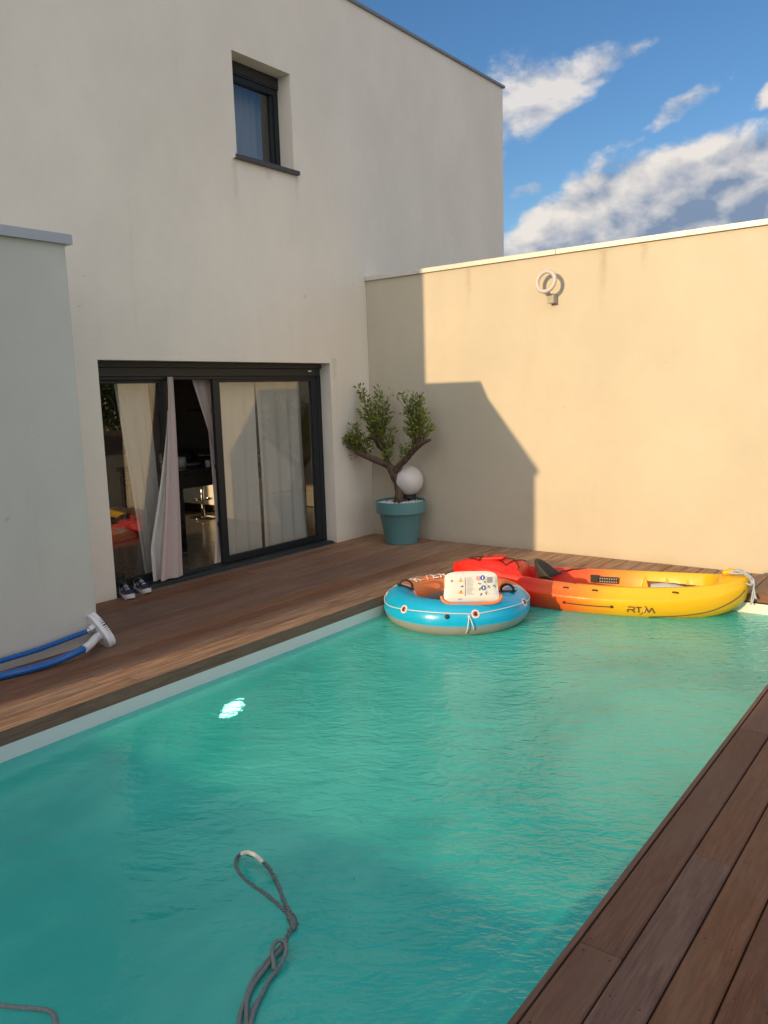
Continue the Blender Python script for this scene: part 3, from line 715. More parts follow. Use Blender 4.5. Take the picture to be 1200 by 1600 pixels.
for (a, b_, dy, dn) in [((545, 696), (521, 674), -.15, .8), ((548, 694), (527, 682), -.18, .8), ((556, 700), (530, 700), -.1, .1), ((530, 700), (528, 695), -.1, 0), ((604, 690), (621, 692), .0, .1), ((648, 655), (618, 645), .0, .12), ((600, 640), (616, 608), .05, .15), ((596, 630), (594, 602), .06, .2), ((645, 625), (643, 608), .0, .2), ((560, 712), (555, 718), -.1, .3), ((645, 650), (619, 618), 0, .25)]:
    shoot(tp(a[0], a[1], dy), tp(b_[0], b_[1], dy), .003, dn*1.2)
obj('twigs', tw, 'bark', pot)
obj('leaves', lf, 'leaf_green', pot, kind='stuff')
# white globe lamp standing in the pot behind the trunk
gl_ = px(628, 752, 1, -.23)
gb_ = thing('globe_lamp', 'white globe garden light behind the trunk of the potted tree', 'globe light', (gl_.x, -.2, .455))
gr_ = .172; GC = (px(638.5, 753, 1, -.17).x, -.175, .70)
obj('globe', MB().lathe([(max(gr_*sin(pi*k/28), .0001), gr_*cos(pi*k/28)) for k in range(29)], GC, 48), 'globe_white', gb_, smooth=True)
obj('base', MB().lathe([(.0001, -.20), (.085, -.20), (.085, -.165), (.0001, -.15)], GC, 24), 'black_rubber', gb_, smooth=True, auto=30)
obj('stake', MB().box(GC[0]-.012, GC[0]+.012, GC[1]-.012, GC[1]+.012, .40, .51), 'black_rubber', gb_)

# ------------------------------------------------------------------ kayak
KB = Vector((2.08, -1.44)); KS = Vector((4.49, -.80)); kd = KS-KB; KL = kd.length; KA = atan2(kd.y, kd.x); kc = (KB+KS)/2
kay = thing('kayak', 'red to yellow sit on top kayak floating by the far pool edge', 'kayak', (kc.x, kc.y, ZW), KA)
Hh = KL/2
KX = [-1.25, -1.2, -1.1, -.95, -.75, -.5, -.2, .1, .4, .7, .92, 1.08, 1.18, 1.235, 1.25]
def S(xx): return xx*1.25/Hh
kw = [.02, .06, .11, .165, .225, .295, .36, .395, .395, .35, .285, .21, .135, .07, .02]
kk = [.20, .12, .03, -.02, -.05, -.07, -.08, -.08, -.075, -.06, -.035, .01, .07, .14, .21]
kg = [.285, .30, .305, .295, .27, .25, .238, .235, .238, .25, .265, .285, .305, .31, .30]
ksh = [.245, .235, .215, .19, .165, .15, .145, .145, .15, .165, .185, .21, .235, .25, .255]
def kval(tab, xx): return catmull(KX, tab, S(xx))
def ksec(xx):
    w = kval(kw, xx); k = kval(kk, xx); g_ = kval(kg, xx); sh = kval(ksh, xx)
    s_ = S(xx)
    well = min(max((s_+.60)/.05, 0), 1)*min(max((1.02-s_)/.10, 0), 1)
    cr = .075*min(max((s_+1.25)/.35, 0), 1)*min(max((-.3-s_)/.3, 0), 1)+.03*min(max((s_-.95)/.1, 0), 1)*min(max((1.25-s_)/.15, 0), 1)
    ro = w*.84; ri = w*.74
    fl = .05 if s_ < .25 else .03
    pts_ = [(0, k), (w*.35, k+.005), (w*.68, k+.035), (w*.9, k+(sh-k)*.45), (w*.985, k+(sh-k)*.80), (w, sh-.008), (w*.985, sh+.006), (w*.93, sh+.018), (w*.89, sh+(g_-sh)*.6), (ro+.004, g_-.012), (ro-.004, g_), (ri, g_+.002)]
    o1 = [(ri*.8, g_+cr*.5), (ri*.6, g_+cr*.8), (ri*.3, g_+cr), (0, g_+cr*1.05)]
    i1 = [(ri-.015, g_-.02), (ri-.04, fl+.03), (ri*.6, fl), (0, fl+.01)]
    pts_ += [(o1[q][0]*(1-well)+i1[q][0]*well, o1[q][1]*(1-well)+i1[q][1]*well) for q in range(4)]
    return pts_
km = MB(); NS = 110
xs_ = [-Hh+2*Hh*k/NS for k in range(NS+1)]
secs = []
for xx in xs_:
    h_ = ksec(xx); full = [(-a, b_) for a, b_ in h_[::-1][:-1]] + h_[0:1] + h_[1:]
    # order: deck centre (-side) -> keel -> deck centre (+side)
    full = [(-a, b_) for a, b_ in h_[::-1]][:-1]+[(h_[0][0], h_[0][1])]+h_[1:]
    secs.append([(xx, a, b_) for a, b_ in full])
n_ = len(secs[0])
for s_ in secs: km.v += s_
for k in range(NS):
    for j in range(n_-1):
        km.f.append((k*n_+j, k*n_+j+1, (k+1)*n_+j+1, (k+1)*n_+j)); km.mi.append(0)
km.f.append(tuple(range(n_))); km.mi.append(0); km.f.append(tuple(NS*n_+j for j in range(n_-1, -1, -1))); km.mi.append(0)
hull = obj('hull', km, 'kayak_shell', kay, smooth=True, local=True, auto=40)
weld(hull)
def hull_side(xx, z, side=-1):
    """outer side point of the hull at height z"""
    s_ = ksec(xx)[2:10]
    for q in range(len(s_)-1):
        (a0, z0), (a1, z1) = s_[q], s_[q+1]
        if z0 <= z <= z1: f_ = (z-z0)/max(z1-z0, 1e-6); return side*(a0+(a1-a0)*f_)
    return side*s_[-1][0]
def ribbon(mb, pl_, w_, off=.004, side=-1, mi=0):
    P = smooth_path([(a, 0, b_) for a, b_ in pl_], 6) if len(pl_) > 2 else [Vector((a, 0, b_)) for a, b_ in pl_]
    if len(pl_) == 2: P = [P[0].lerp(P[1], q/6) for q in range(7)]
    rows = []
    for k in range(len(P)):
        tg = (P[min(k+1, len(P)-1)]-P[max(k-1, 0)]).normalized(); nrm = Vector((-tg.z, 0, tg.x))
        row = []
        for s_ in (-.5, .5):
            q = P[k]+nrm*w_*s_; row.append((q.x, hull_side(q.x, q.z, side)+side*off, q.z))
        rows.append(row)
    for k in range(len(rows)-1): mb.quad(rows[k][0], rows[k][1], rows[k+1][1], rows[k+1][0], mi)
# lettering on the side facing the camera: RTM with the stroke through the M
def kl(u, v):   # photo px -> local x,z on the near side
    best = None
    for it in range(300):
        xx = -Hh+2*Hh*it/299
        pass
    return None
LX, LZ0, LH = .345, .045, .050
ws = .011
def lx(a): return LX+a*LH
def lz(b_): return LZ0+b_*LH
for strokes in ([[(0.05, 1), (.85, 1)], [(.85, 1), (1.02, .9), (1.02, .6), (.85, .5)], [(.85, .5), (.0, .5)], [(.0, .52), (.0, 0)], [(.62, .48), (1.15, .0)]],
                [[(1.25, 1), (2.15, 1)], [(1.7, .95), (1.7, 0)]],
                [[(2.55, 0.02), (2.85, .98)], [(2.85, .98), (3.25, .1)], [(3.25, .1), (3.7, .98)], [(3.7, .98), (4.15, .0)]]):
    lg = MB()
    for pl_ in strokes: ribbon(lg, [(lx(a), lz(b_)) for a, b_ in pl_], ws)
    lo = obj('letter', lg, 'logo_brown', kay, local=True); weld(lo, .004)
l2 = MB(); ribbon(l2, [(lx(2.55), lz(1.3)), (lx(2.85), lz(1.1)), (lx(2.7), lz(.5)), (lx(2.2), lz(-.1)), (lx(1.75), lz(-.45))], .005, .0055)
obj('emblem', l2, 'logo_brown', kay, local=True)
l3 = MB(); ribbon(l3, [(lx(2.45), lz(.1)), (lx(2.75), lz(.9))], .006, .0065)
obj('lettering_highlight', l3, 'ring_white', kay, local=True)
# groove along the stern side
grv = MB(); ribbon(grv, [(S(.50), .0+.0), (.75, .022), (.95, .06), (1.08, .115), (1.17, .17), (Hh-.03, .222)], .012, .002)
obj('groove', grv, 'logo_brown' if False else 'brass', kay, local=True)
# fittings
def knob(mb, xx, z, r=.013, side=-1):
    y = hull_side(xx, z, side); mb.tube([(xx, y, z), (xx, y+side*.018, z+.004)], [r, r*.7], 10)
kf = MB(); knob(kf, -.17, .085); obj('cleat', kf, 'black_rubber', kay, local=True, smooth=True)
kf = MB(); knob(kf, .22, .085); obj('cleat', kf, 'black_rubber', kay, local=True, smooth=True)
kf = MB(); kf.tube([(-.17+.39*q/8, hull_side(-.17+.39*q/8, .085-.004*sin(q/8*pi))-.012, .085-.004*sin(q/8*pi)) for q in range(9)], .004, 6)
obj('paddle_cord', kf, 'black_rubber', kay, local=True)
for xx in (-.16, .08, .70):
    kf = MB(); w_ = kval(kw, xx)*.86; z_ = kval(kg, xx)-.03
    kf.tube([(xx-.022, -w_-.004, z_-.004), (xx-.01, -w_-.022, z_+.004), (xx+.012, -w_-.022, z_+.002), (xx+.025, -w_-.004, z_-.006)], .0065, 8)
    obj('deck_loop', kf, 'black_rubber', kay, local=True, smooth=True)
# bungee cords crossing on the red bow
def decktop(xx, y):
    s_ = ksec(xx)[9:]; y = abs(y)
    for q in range(len(s_)-1):
        (a0, z0), (a1, z1) = s_[q], s_[q+1]
        if a1 <= y <= a0: return z0+(z1-z0)*(a0-y)/max(a0-a1, 1e-6)
    return s_[-1][1]
cords = [((-.98, -.08), (-.72, .10)), ((-.98, .08), (-.72, -.12)), ((-.72, -.12), (-.60, .13)), ((-.72, .10), (-.60, -.14)), ((-.98, -.08), (-.98, .08)), ((-1.1, 0), (-.98, .08)), ((-1.1, 0), (-.98, -.08))]
for (a, b_) in cords:
    kf = MB(); kf.tube([((a[0]+(b_[0]-a[0])*q/8), (a[1]+(b_[1]-a[1])*q/8), decktop(a[0]+(b_[0]-a[0])*q/8, a[1]+(b_[1]-a[1])*q/8)+.006) for q in range(9)], .0045, 6)
    obj('bungee_cord', kf, 'black_rubber', kay, local=True)
hm = MB()
hm.obox((-.86, 0, decktop(-.86, 0)-.0), (1, 0, .1), (0, 1, 0), (0, 0, 1), .10, .075, .012)
obj('hatch', hm, 'kayak_shell', kay, local=True, bevel=.01)
# backrest: curved foam pad standing across the seat
br = MB()
def brs(a, b_):
    q = 2*a-1; th = b_*2*pi
    z0, z1 = .16+.05*q*q, .365-.13*abs(q)**2.8
    zc, hh = (z0+z1)/2, (z1-z0)/2
    return (-.46+.15*q*q+.020*cos(th)-.03*sin(th), .175*q*(1-.12*q*q), zc+hh*sin(th))
br.grid(brs, 28, 12)
o = obj('backrest', br, 'seat_foam', kay, local=True, smooth=True); weld(o)
for s_ in (-1, 1):
    kf = MB(); kf.tube([(-.32, s_*.15, .22), (-.2, s_*.255, .235), (-.08, s_*.29, .235)], .007, 6); obj('backrest_strap', kf, 'black_rubber', kay, local=True)
st = MB(); st.box(-.30, .02, -.17, .17, .055, .085); obj('seat', st, 'kayak_shell', kay, local=True, bevel=.02)
# perforated foot rail on the far inner side
fr_ = MB(); yw = kval(kw, .1)*.74-.035
fr_.box(-.02, .20, yw-.02, yw-.006, .125, .185); fr_.box(-.04, .03, yw-.028, yw-.02, .13, .2)
foot = obj('foot_rail', fr_, 'black_rubber', kay, local=True, bevel=.004)
fh = MB()
for q in range(8):
    for z_ in (.168, .142):
        fh.lathe([(.0065, -.0225), (.0001, -.0228)], (.045+.02*q, yw, z_), 8, axis='y')
obj('rail_hole', fh, 'print_lightgrey', foot, local=True, kind='stuff')
# moulded foot wells: three wedge ribs on the far inner wall
for q, xx in enumerate((.42, .60, .77)):
    yy = kval(kw, xx)*.74-.02; rb = MB(); z1 = .225
    rb.v += [(xx-.05, yy+.01, .05), (xx+.06, yy+.01, .05), (xx+.005, yy+.01, z1), (xx-.02, yy-.075, .05), (xx+.05, yy-.075, .05)]
    rb.f += [(0, 3, 2), (3, 4, 2), (4, 1, 2), (0, 1, 4, 3)]; rb.mi += [0]*4
    obj('foot_rib', rb, 'kayak_shell', kay, local=True)
pd = MB(); pd.tube([(.50, .02, .165), (.60, .0, .18), (.70, -.02, .178), (.80, -.02, .17)], [.035, .04, .036, .025], 10)
pd.box(.50, .80, -.05, .05, .06, .165)
obj('thigh_pad', pd, 'strap_grey', kay, local=True, smooth=True, auto=40)
ph = MB(); ph.tube([(Hh-.20, -.03, .335), (Hh-.14, 0, .35), (Hh-.10, .02, .342)], [.018, .024, .015], 10)
obj('toggle_handle', ph, 'kayak_shell', kay, local=True, smooth=True)
rp = random.Random(4)
for q in range(7):
    y0 = rp.uniform(-.03, .03); pp = [(Hh-.17+rp.uniform(-.02, .02), y0, .335+rp.uniform(-.005, .01)), (Hh-.08, y0+rp.uniform(-.04, .03), .345+rp.uniform(-.005, .015)), (Hh-.01+rp.uniform(-.01, .02), rp.uniform(-.06, .02), .33+rp.uniform(-.02, .01)), (Hh+.025+rp.uniform(-.015, .015), rp.uniform(-.05, .0), .27+rp.uniform(-.02, .02))]
    if q in (0, 1, 4): pp += [(Hh+.03+rp.uniform(-.01, .015), -.03, .19), (Hh+.015+.01*q, -.04, .09+.012*q)]
    else: pp += [(Hh-.0, rp.uniform(-.08, -.04), .26), (Hh-.06, rp.uniform(-.08, -.04), .29)]
    kf = MB(); kf.tube(smooth_path(pp, 4), .0065, 6); obj('tow_cord', kf, 'strap_grey', kay, local=True, smooth=True)
kf = MB(); kf.tube([(Hh-.085, -.075, .262), (Hh-.085, -.105, .265)], .012, 8); obj('scupper_plug', kf, 'black_rubber', kay, local=True)

# ------------------------------------------------------------------ inflatable ring
RC = Vector((2.505, -2.07, -.05)); RR, rr = .466, .14
ring = thing('inflatable_ring', 'blue and orange inflatable pool ring with a white printed backrest cushion', 'pool ring', (RC.x, RC.y, ZW))
tmm = MB(); cols = []
NU, NV = 144, 40
to_cam = atan2(-7.555-RC.y, 6.02-RC.x)
def sm01(x_, a, b_): 
    q = min(max((x_-a)/(b_-a), 0), 1); return q*q*(3-2*q)
for a in range(NU):
    A = 2*pi*a/NU
    for b_ in range(NV):
        B = 2*pi*b_/NV
        wr = 0
        # wrinkles on the outer lower seam
        seam = math.exp(-((B+0.25 if B < pi else B-2*pi+.25)/.33)**2); wr = -.0058*seam*abs(sin(A*36+2.5*sin(A*7)))**.6*(.55+.45*sin(A*11+1))
        inn = math.exp(-((B-pi)/.5)**2); wr += -.003*inn*abs(sin(A*30))
        r_ = rr+wr; rad = RR+r_*cos(B)
        tmm.v.append((RC.x+rad*cos(A), RC.y+rad*sin(A), RC.z+r_*sin(B)))
        d = (A-to_cam+pi) % (2*pi)-pi  # angle from the side towards the camera
        deg = math.degrees(d)
        # blue near half; the boundary runs slanted over the tube
        lim0, lim1 = -90-8*sin(B), 84+4*sin(B)
        e1 = min(deg-lim0, lim1-deg)
        Bd = math.degrees(B if B < pi else B-2*pi)
        if Bd < -9 or Bd > 171: c_ = (.30, .285, .265)
        elif e1 > 0: c_ = (.003, .40, .70)
        elif e1 > -6: c_ = (.74, .70, .62)
        else: c_ = (.70, .19, .055)
        cols.append((*c_, 1))
for a in range(NU):
    for b_ in range(NV):
        a2, b2 = (a+1) % NU, (b_+1) % NV
        tmm.f.append((a*NV+b_, a2*NV+b_, a2*NV+b2, a*NV+b2)); tmm.mi.append(0)
ro_ = obj('tube', tmm, 'ring_vinyl', ring, smooth=True)
ca = ro_.data.color_attributes.new('Col', 'FLOAT_COLOR', 'POINT')
for i_, c_ in enumerate(cols): ca.data[i_].color = c_
def tpnt(A, Bdeg, off=0.0):
    B = radians(Bdeg); rad = RR+(rr+off)*cos(B); return Vector((RC.x+rad*cos(A), RC.y+rad*sin(A), RC.z+(rr+off)*sin(B)))
floor_ = MB().lathe([(.0001, -.065), (.2, -.06), (.335, -.045)], (RC.x, RC.y, RC.z), 40)
obj('mesh_floor', floor_, 'seat_foam', ring, smooth=True)
# seam at the waterline colour change
# grab line through grommets
gA = [to_cam+radians(q) for q in (-92, -44, 14, 66, 118, 170, 222)]
for q, A in enumerate(gA):
    c0 = tpnt(A, 27); nrm = (c0-tpnt(A, 27, -.05)).normalized(); tg = Vector((-sin(A), cos(A), 0)); up_ = nrm.cross(tg)
    gm_ = MB(); gi = MB()
    def disc(mb, r0, r1, h0, h1):
        i0 = len(mb.v)
        for j in range(20):
            th = 2*pi*j/20
            for (r_, h_) in ((r0, h0), (r1, h1)):
                mb.v.append(tuple(c0+tg*cos(th)*r_+up_*sin(th)*r_+nrm*h_))
        for j in range(20):
            j2 = (j+1) % 20; mb.f.append((i0+2*j, i0+2*j2, i0+2*j2+1, i0+2*j+1)); mb.mi.append(0)
    disc(gm_, .034, .033, -.004, .003); disc(gm_, .033, .022, .003, .004)
    g_o = obj('grommet', gm_, 'ring_white', ring)
    disc(gi, .022, .0001, .0035, .002); gi2 = MB()
    obj('eyelet', gi, 'print_red' if q != 99 else 'print_black', g_o)
    gi3 = MB(); gi3.tube([c0+nrm*.002, c0+nrm*.010], [.013, .011], 12); obj('eyelet_hole', gi3, 'black_rubber', g_o)
for q in range(len(gA)):
    A0, A1 = gA[q], gA[(q+1) % len(gA)]
    if A1 < A0: A1 += 2*pi
    pts_ = []
    for k in range(13):
        f_ = k/12; sag = 7*sin(pi*f_) * (1 if q in (0, 3) else -.6)
        pts_.append(tpnt(A0+(A1-A0)*f_, 27-sag-0, .006))
    obj('grab_rope', MB().tube(pts_, .0042, 6), 'ring_white', ring, smooth=True)
kA = to_cam+radians(9)
k0 = tpnt(kA, 20, .008)
obj('rope_knot', MB().lathe([(.0001, -.012), (.011, -.006), (.011, .006), (.0001, .012)], tuple(k0), 10), 'ring_white', ring, smooth=True)
for dA, L_ in ((-2.2, 30), (3.4, 24)):
    pts_ = [tpnt(kA+radians(dA*(k/8)**.8), 20-L_*1.9*k/8, .006+.012*sin(pi*k/8)) for k in range(9)]
    obj('rope_end', MB().tube(pts_, .0042, 6), 'ring_white', ring, smooth=True)
vA = to_cam+radians(-7); v0 = tpnt(vA, 20); vn = (v0-tpnt(vA, 20, -.05)).normalized()
obj('valve', MB().tube([v0, v0+vn*.014, v0+vn*.018], [.018, .017, .008], 14), 'black_rubber', ring, smooth=True)
hA = to_cam+radians(-80)
for HA, Bc in ((to_cam+radians(-93), 108), (to_cam+radians(66), 96)):
    b0 = tpnt(HA, Bc); nn_ = (b0-tpnt(HA, Bc, -.05)).normalized(); tg = Vector((-sin(HA), cos(HA), 0))
    tg = nn_.cross(tg)
    pp = [b0-tg*.05, b0-tg*.05+nn_*.03, b0-tg*.02+nn_*.055, b0+tg*.02+nn_*.055, b0+tg*.05+nn_*.03, b0+tg*.05]
    hd = obj('handle', MB().tube(smooth_path(pp, 4), .010, 8), 'black_rubber', ring, smooth=True)
    obj('handle_patch', MB().obox(b0+nn_*.001, tg, nn_.cross(tg), nn_, .075, .028, .004), 'print_black', hd, bevel=.003)
# lettering round the far top of the tube
def text_mesh(txt):
    cu = bpy.data.curves.new('txt', 'FONT'); cu.body = txt; cu.size = 1; cu.resolution_u = 2; cu.offset = .02
    to = bpy.data.objects.new('txt', cu); COL.objects.link(to)
    bpy.context.view_layer.update()
    me = bpy.data.meshes.new_from_object(to.evaluated_get(bpy.context.evaluated_depsgraph_get()))
    vs_ = [tuple(v.co) for v in me.vertices]; fs_ = [tuple(p.vertices) for p in me.polygons]
    bpy.data.objects.remove(to); bpy.data.curves.remove(cu); bpy.data.meshes.remove(me); return vs_, fs_
tv, tf = text_mesh('RIVER RUN')
W_ = max(v[0] for v in tv); span = radians(92); A_left = to_cam+radians(180+58)
par = list(range(len(tv)))
def find(q):
    while par[q] != q: q = par[q]
    return q
for f_ in tf:
    for q in f_[1:]: par[find(q)] = find(f_[0])
isl = {}
for f_ in tf: isl.setdefault(find(f_[0]), []).append(f_)
for off, mname, nm, dx, dy in ((.0012, 'print_black', 'letter_outline', .05, .06), (.0026, 'ring_text_white', 'letter', 0, 0)):
    for fs_ in isl.values():
        ids = sorted({q for f_ in fs_ for q in f_}); mp = {q: k for k, q in enumerate(ids)}; tb = MB()
        for q in ids:
            a, b_, _ = tv[q]; A = A_left-(a+dx)/W_*span; tb.v.append(tuple(tpnt(A, 116-(b_-dy)*52, off)))
        tb.f = [tuple(mp[q] for q in f_) for f_ in fs_]; tb.mi = [0]*len(fs_)
        obj(nm, tb, mname, ring)
# orange patch and printed cushion
cu_c = Vector((2.855, -2.40, .095)); ct = Vector((.815, .579, 0)).normalized(); cn = Vector((.5, -.75, .18)).normalized(); cz = ct.cross(cn)*-1
cz = cn.cross(ct)*-1
if cz.z < 0: cz = -cz
CW, CH = .212, .122
def sup(a, n_=4.6): 
    c_, s_ = cos(a), sin(a); return (abs(c_)**(2/n_))*(1 if c_ > 0 else -1), (abs(s_)**(2/n_))*(1 if s_ > 0 else -1)
cc = cu_c+cz*CH*.82
def puff(u_, v_):
    q = max(0, 1-abs(u_)**3.5)*max(0, 1-abs(v_)**3.5)
    ribs = .004*abs(sin(v_*5.5+.4)); return .038*q**.5-ribs*q
cush = MB()
for sgn in (1, -1):
    i0 = len(cush.v); NR, NA = 12, 56
    for r_ in range(NR+1):
        for a in range(NA):
            su, sv = sup(2*pi*a/NA); f_ = r_/NR; u_, v_ = su*f_, sv*f_
            # squarer, slightly waisted outline
            wx = CW*(1-.05*v_-.035*cos(v_*3)); 
            p_ = cc+ct*u_*wx+cz*v_*CH+cn*(puff(u_, v_)*sgn)
            cush.v.append(tuple(p_))
    for r_ in range(NR):
        for a in range(NA):
            a2 = (a+1) % NA; q = (i0+r_*NA+a, i0+r_*NA+a2, i0+(r_+1)*NA+a2, i0+(r_+1)*NA+a)
            cush.f.append(q if sgn > 0 else q[::-1]); cush.mi.append(0)
cushion = obj('cushion', cush, 'ring_white', ring, smooth=True, label='upright white inflatable cushion covered in printed warnings'); weld(cushion)
rim_ = MB(); pts_ = []
for k in range(49):
    a = pi*1.05+pi*.90*k/48; su, sv = sup(a, 5)
    pts_.append(cc+ct*su*CW*1.10+cz*(sv*CH*1.0-.006)+cn*(.010+.03*abs(sv)**3))
rim_.tube(pts_, .012, 8)
obj('orange_rim', rim_, 'ring_orange', ring, smooth=True)
def cp_(u_, v_, off=.0018):
    wx = CW*(1-.05*v_-.035*cos(v_*3)); return tuple(cc+ct*u_*wx+cz*v_*CH+cn*(puff(u_, v_)+off))
def decal_rect(mb, u0, u1, v0, v1, off=.0018):
    n1 = max(1, int((u1-u0)/.12)); n2 = max(1, int((v1-v0)/.12))
    mb.grid(lambda a, b_: cp_(u0+(u1-u0)*a, v0+(v1-v0)*b_, off), n1, n2)
def decal_disc(mb, u_, v_, r_, off=.002, n_=18, r0=0):
    i0 = len(mb.v)
    if r0 == 0:
        for j in range(n_): mb.v.append(cp_(u_+r_*cos(2*pi*j/n_)/CW*CH, v_+r_*sin(2*pi*j/n_), off))
        mb.f.append(tuple(range(i0, i0+n_))); mb.mi.append(0)
    else:
        for j in range(n_):
            for q in (r0, r_): mb.v.append(cp_(u_+q*cos(2*pi*j/n_)/CW*CH, v_+q*sin(2*pi*j/n_), off))
        for j in range(n_):
            j2 = (j+1) % n_; mb.f.append((i0+2*j, i0+2*j+1, i0+2*j2+1, i0+2*j2)); mb.mi.append(0)
rd = random.Random(9)
pk = MB()
for col_u, wid, n_l in ((-.16, .30, 20), (.16, .10, 0), (.52, .13, 14)):
    for q in range(n_l):
        v_ = .62-q*(1.15/n_l); L_ = wid*rd.uniform(.5, 1); decal_rect(pk, col_u, col_u+L_, v_, v_+.022)
for q in range(13): decal_rect(pk, -.40+.0, -.40+.0+.012, .0, .01)
for q in range(6): decal_rect(pk, -.46, -.46+rd.uniform(.1, .16), -.72-.03*q*.4, -.705-.03*q*.4)
obj('small_print', pk, 'print_lightgrey', cushion, kind='stuff')
pk = MB(); decal_rect(pk, -.235, -.20, -.55, .62); obj('printed_bar', pk, 'print_grey', cushion)
pk = MB(); decal_rect(pk, .60, .80, .25, .62); obj('printed_panel', pk, 'print_grey', cushion)
pk = MB(); decal_disc(pk, -.72, .42, .085); obj('printed_dot', pk, 'print_grey', cushion)
for v_ in (.46, -.30):
    tri_ = MB(); i0 = 0
    for (a, b_) in ((-.48, v_-.1), (-.28, v_-.1), (-.38, v_+.17)): tri_.v.append(cp_(a, b_, .002))
    tri_.f.append((0, 1, 2)); tri_.mi.append(0)
    to_ = obj('warning_triangle', tri_, 'print_yellow', cushion)
    tb = MB(); decal_rect(tb, -.39, -.37, v_-.02, v_+.08, .003); decal_rect(tb, -.39, -.37, v_-.07, v_-.045, .003); obj('exclamation_mark', tb, 'print_black', cushion)
for (u_, v_) in ((.43, .58), (.46, -.05)):
    bd_ = MB(); decal_disc(bd_, u_, v_, .16); obj('blue_sign', bd_, 'print_blue', cushion)
    bw_ = MB(); decal_rect(bw_, u_-.018, u_+.018, v_-.09, v_+.08, .003); obj('pictogram', bw_, 'ring_text_white', cushion)
for (u_, v_) in ((.27, .55),):
    bd_ = MB(); decal_disc(bd_, u_, v_, .13, .002, 18, .095); bd_.quad(cp_(u_-.06, v_+.07), cp_(u_-.04, v_+.09), cp_(u_+.06, v_-.07), cp_(u_+.04, v_-.09)); obj('prohibition_sign', bd_, 'print_red', cushion)
for (u_, v_) in ((.30, .22), (.32, -.14), (.34, -.48), (.50, -.42), (.66, -.02), (.84, .02), (-.36, .06), (.50, .27)):
    bd_ = MB()
    for q in range(3):
        a = u_+rd.uniform(-.05, .03); b2 = v_+rd.uniform(-.07, .05); bd_.quad(cp_(a, b2), cp_(a+.05, b2+.01), cp_(a+.06, b2+.07), cp_(a+.01, b2+.05))
    obj('pictogram', bd_, 'print_black', cushion)

# ------------------------------------------------------------------ pool cleaning gear
wp = MB()
P0, P1 = Vector((1.06, -4.60, .135)), Vector((1.045, -6.3, .035))
vac = thing('pool_vacuum', 'white oval pool vacuum head on a blue pole and hose by the annex corner', 'pool vacuum', (1.12, -4.5, 0))
ctr = Vector((1.085, -4.50, .105)); ax1 = Vector((.55, .15, -.62)).normalized(); nrm = Vector((-.12, .85, .5)).normalized(); nrm = (nrm-ax1*nrm.dot(ax1)).normalized(); ax2 = nrm.cross(ax1)
hd = MB()
def head_p(prof):
    for (f_, h_) in prof:
        for j in range(48):
            a = 2*pi*j/48; su, sv = sup(a, 2.5); hd.v.append(tuple(ctr+ax1*su*.142*f_+ax2*sv*.080*f_+nrm*h_))
prof_ = [(.0, -.012), (.6, -.014), (.96, -.012), (1.0, -.004), (1.0, .012), (.93, .02), (.5, .022), (0, .022)]
head_p(prof_)
for k in range(len(prof_)-1):
    for j in range(48):
        j2 = (j+1) % 48; hd.f.append((k*48+j, k*48+j2, (k+1)*48+j2, (k+1)*48+j)); hd.mi.append(0)
o = obj('head', hd, 'white_plastic', vac, smooth=True, auto=35); weld(o)
bh = MB()
for j in range(70):
    a = 2*pi*j/70; su, sv = sup(a, 2.5); c0 = ctr+ax1*su*.133+ax2*sv*.073+nrm*.02; bh.obox(c0+nrm*.010, ax1, ax2, nrm, .004, .003, .012)
obj('bristles', bh, 'white_plastic', vac, kind='stuff')
att = ctr-nrm*.014
cf = MB(); he = px(141, 1007, 2, .085); cf.tube([att+ax1*.03, att+ax1*.03-nrm*.03, he, px(132, 1014, 2, .075)], [.03, .03, .028, .027], 16)
obj('cuff', cf, 'white_plastic', vac, smooth=True, auto=40)
cl = MB(); cl.obox(att-ax1*.045-nrm*.015, ax1, ax2, nrm, .016, .03, .018); cl.obox(att-ax1*.045-nrm*.04, ax1, ax2, nrm, .009, .012, .025)
obj('clevis', cl, 'white_plastic', vac, bevel=.003)
pe = att-ax1*.045-nrm*.055
pole = MB().tube([pe, px(60, 1015, 0, 1.05), px(0, 1033, 0, 1.06), px(-160, 1080, 0, 1.08)], .0175, 14)
obj('pole', pole, 'blue_plastic', vac, smooth=True, auto=50)
hp = [px(134, 1012, 2, .077), px(116, 1021, 2, .06), px(85, 1034, 2, .036), px(45, 1046, 2, .028), px(0, 1057, 2, .025), px(-60, 1075, 2, .025), px(-150, 1105, 2, .025)]
HPs = smooth_path(hp, 24); rad_ = [.0250 if k % 2 else .0238 for k in range(len(HPs))]
obj('hose', MB().tube(HPs, rad_, 16), 'blue_plastic', vac, smooth=True)

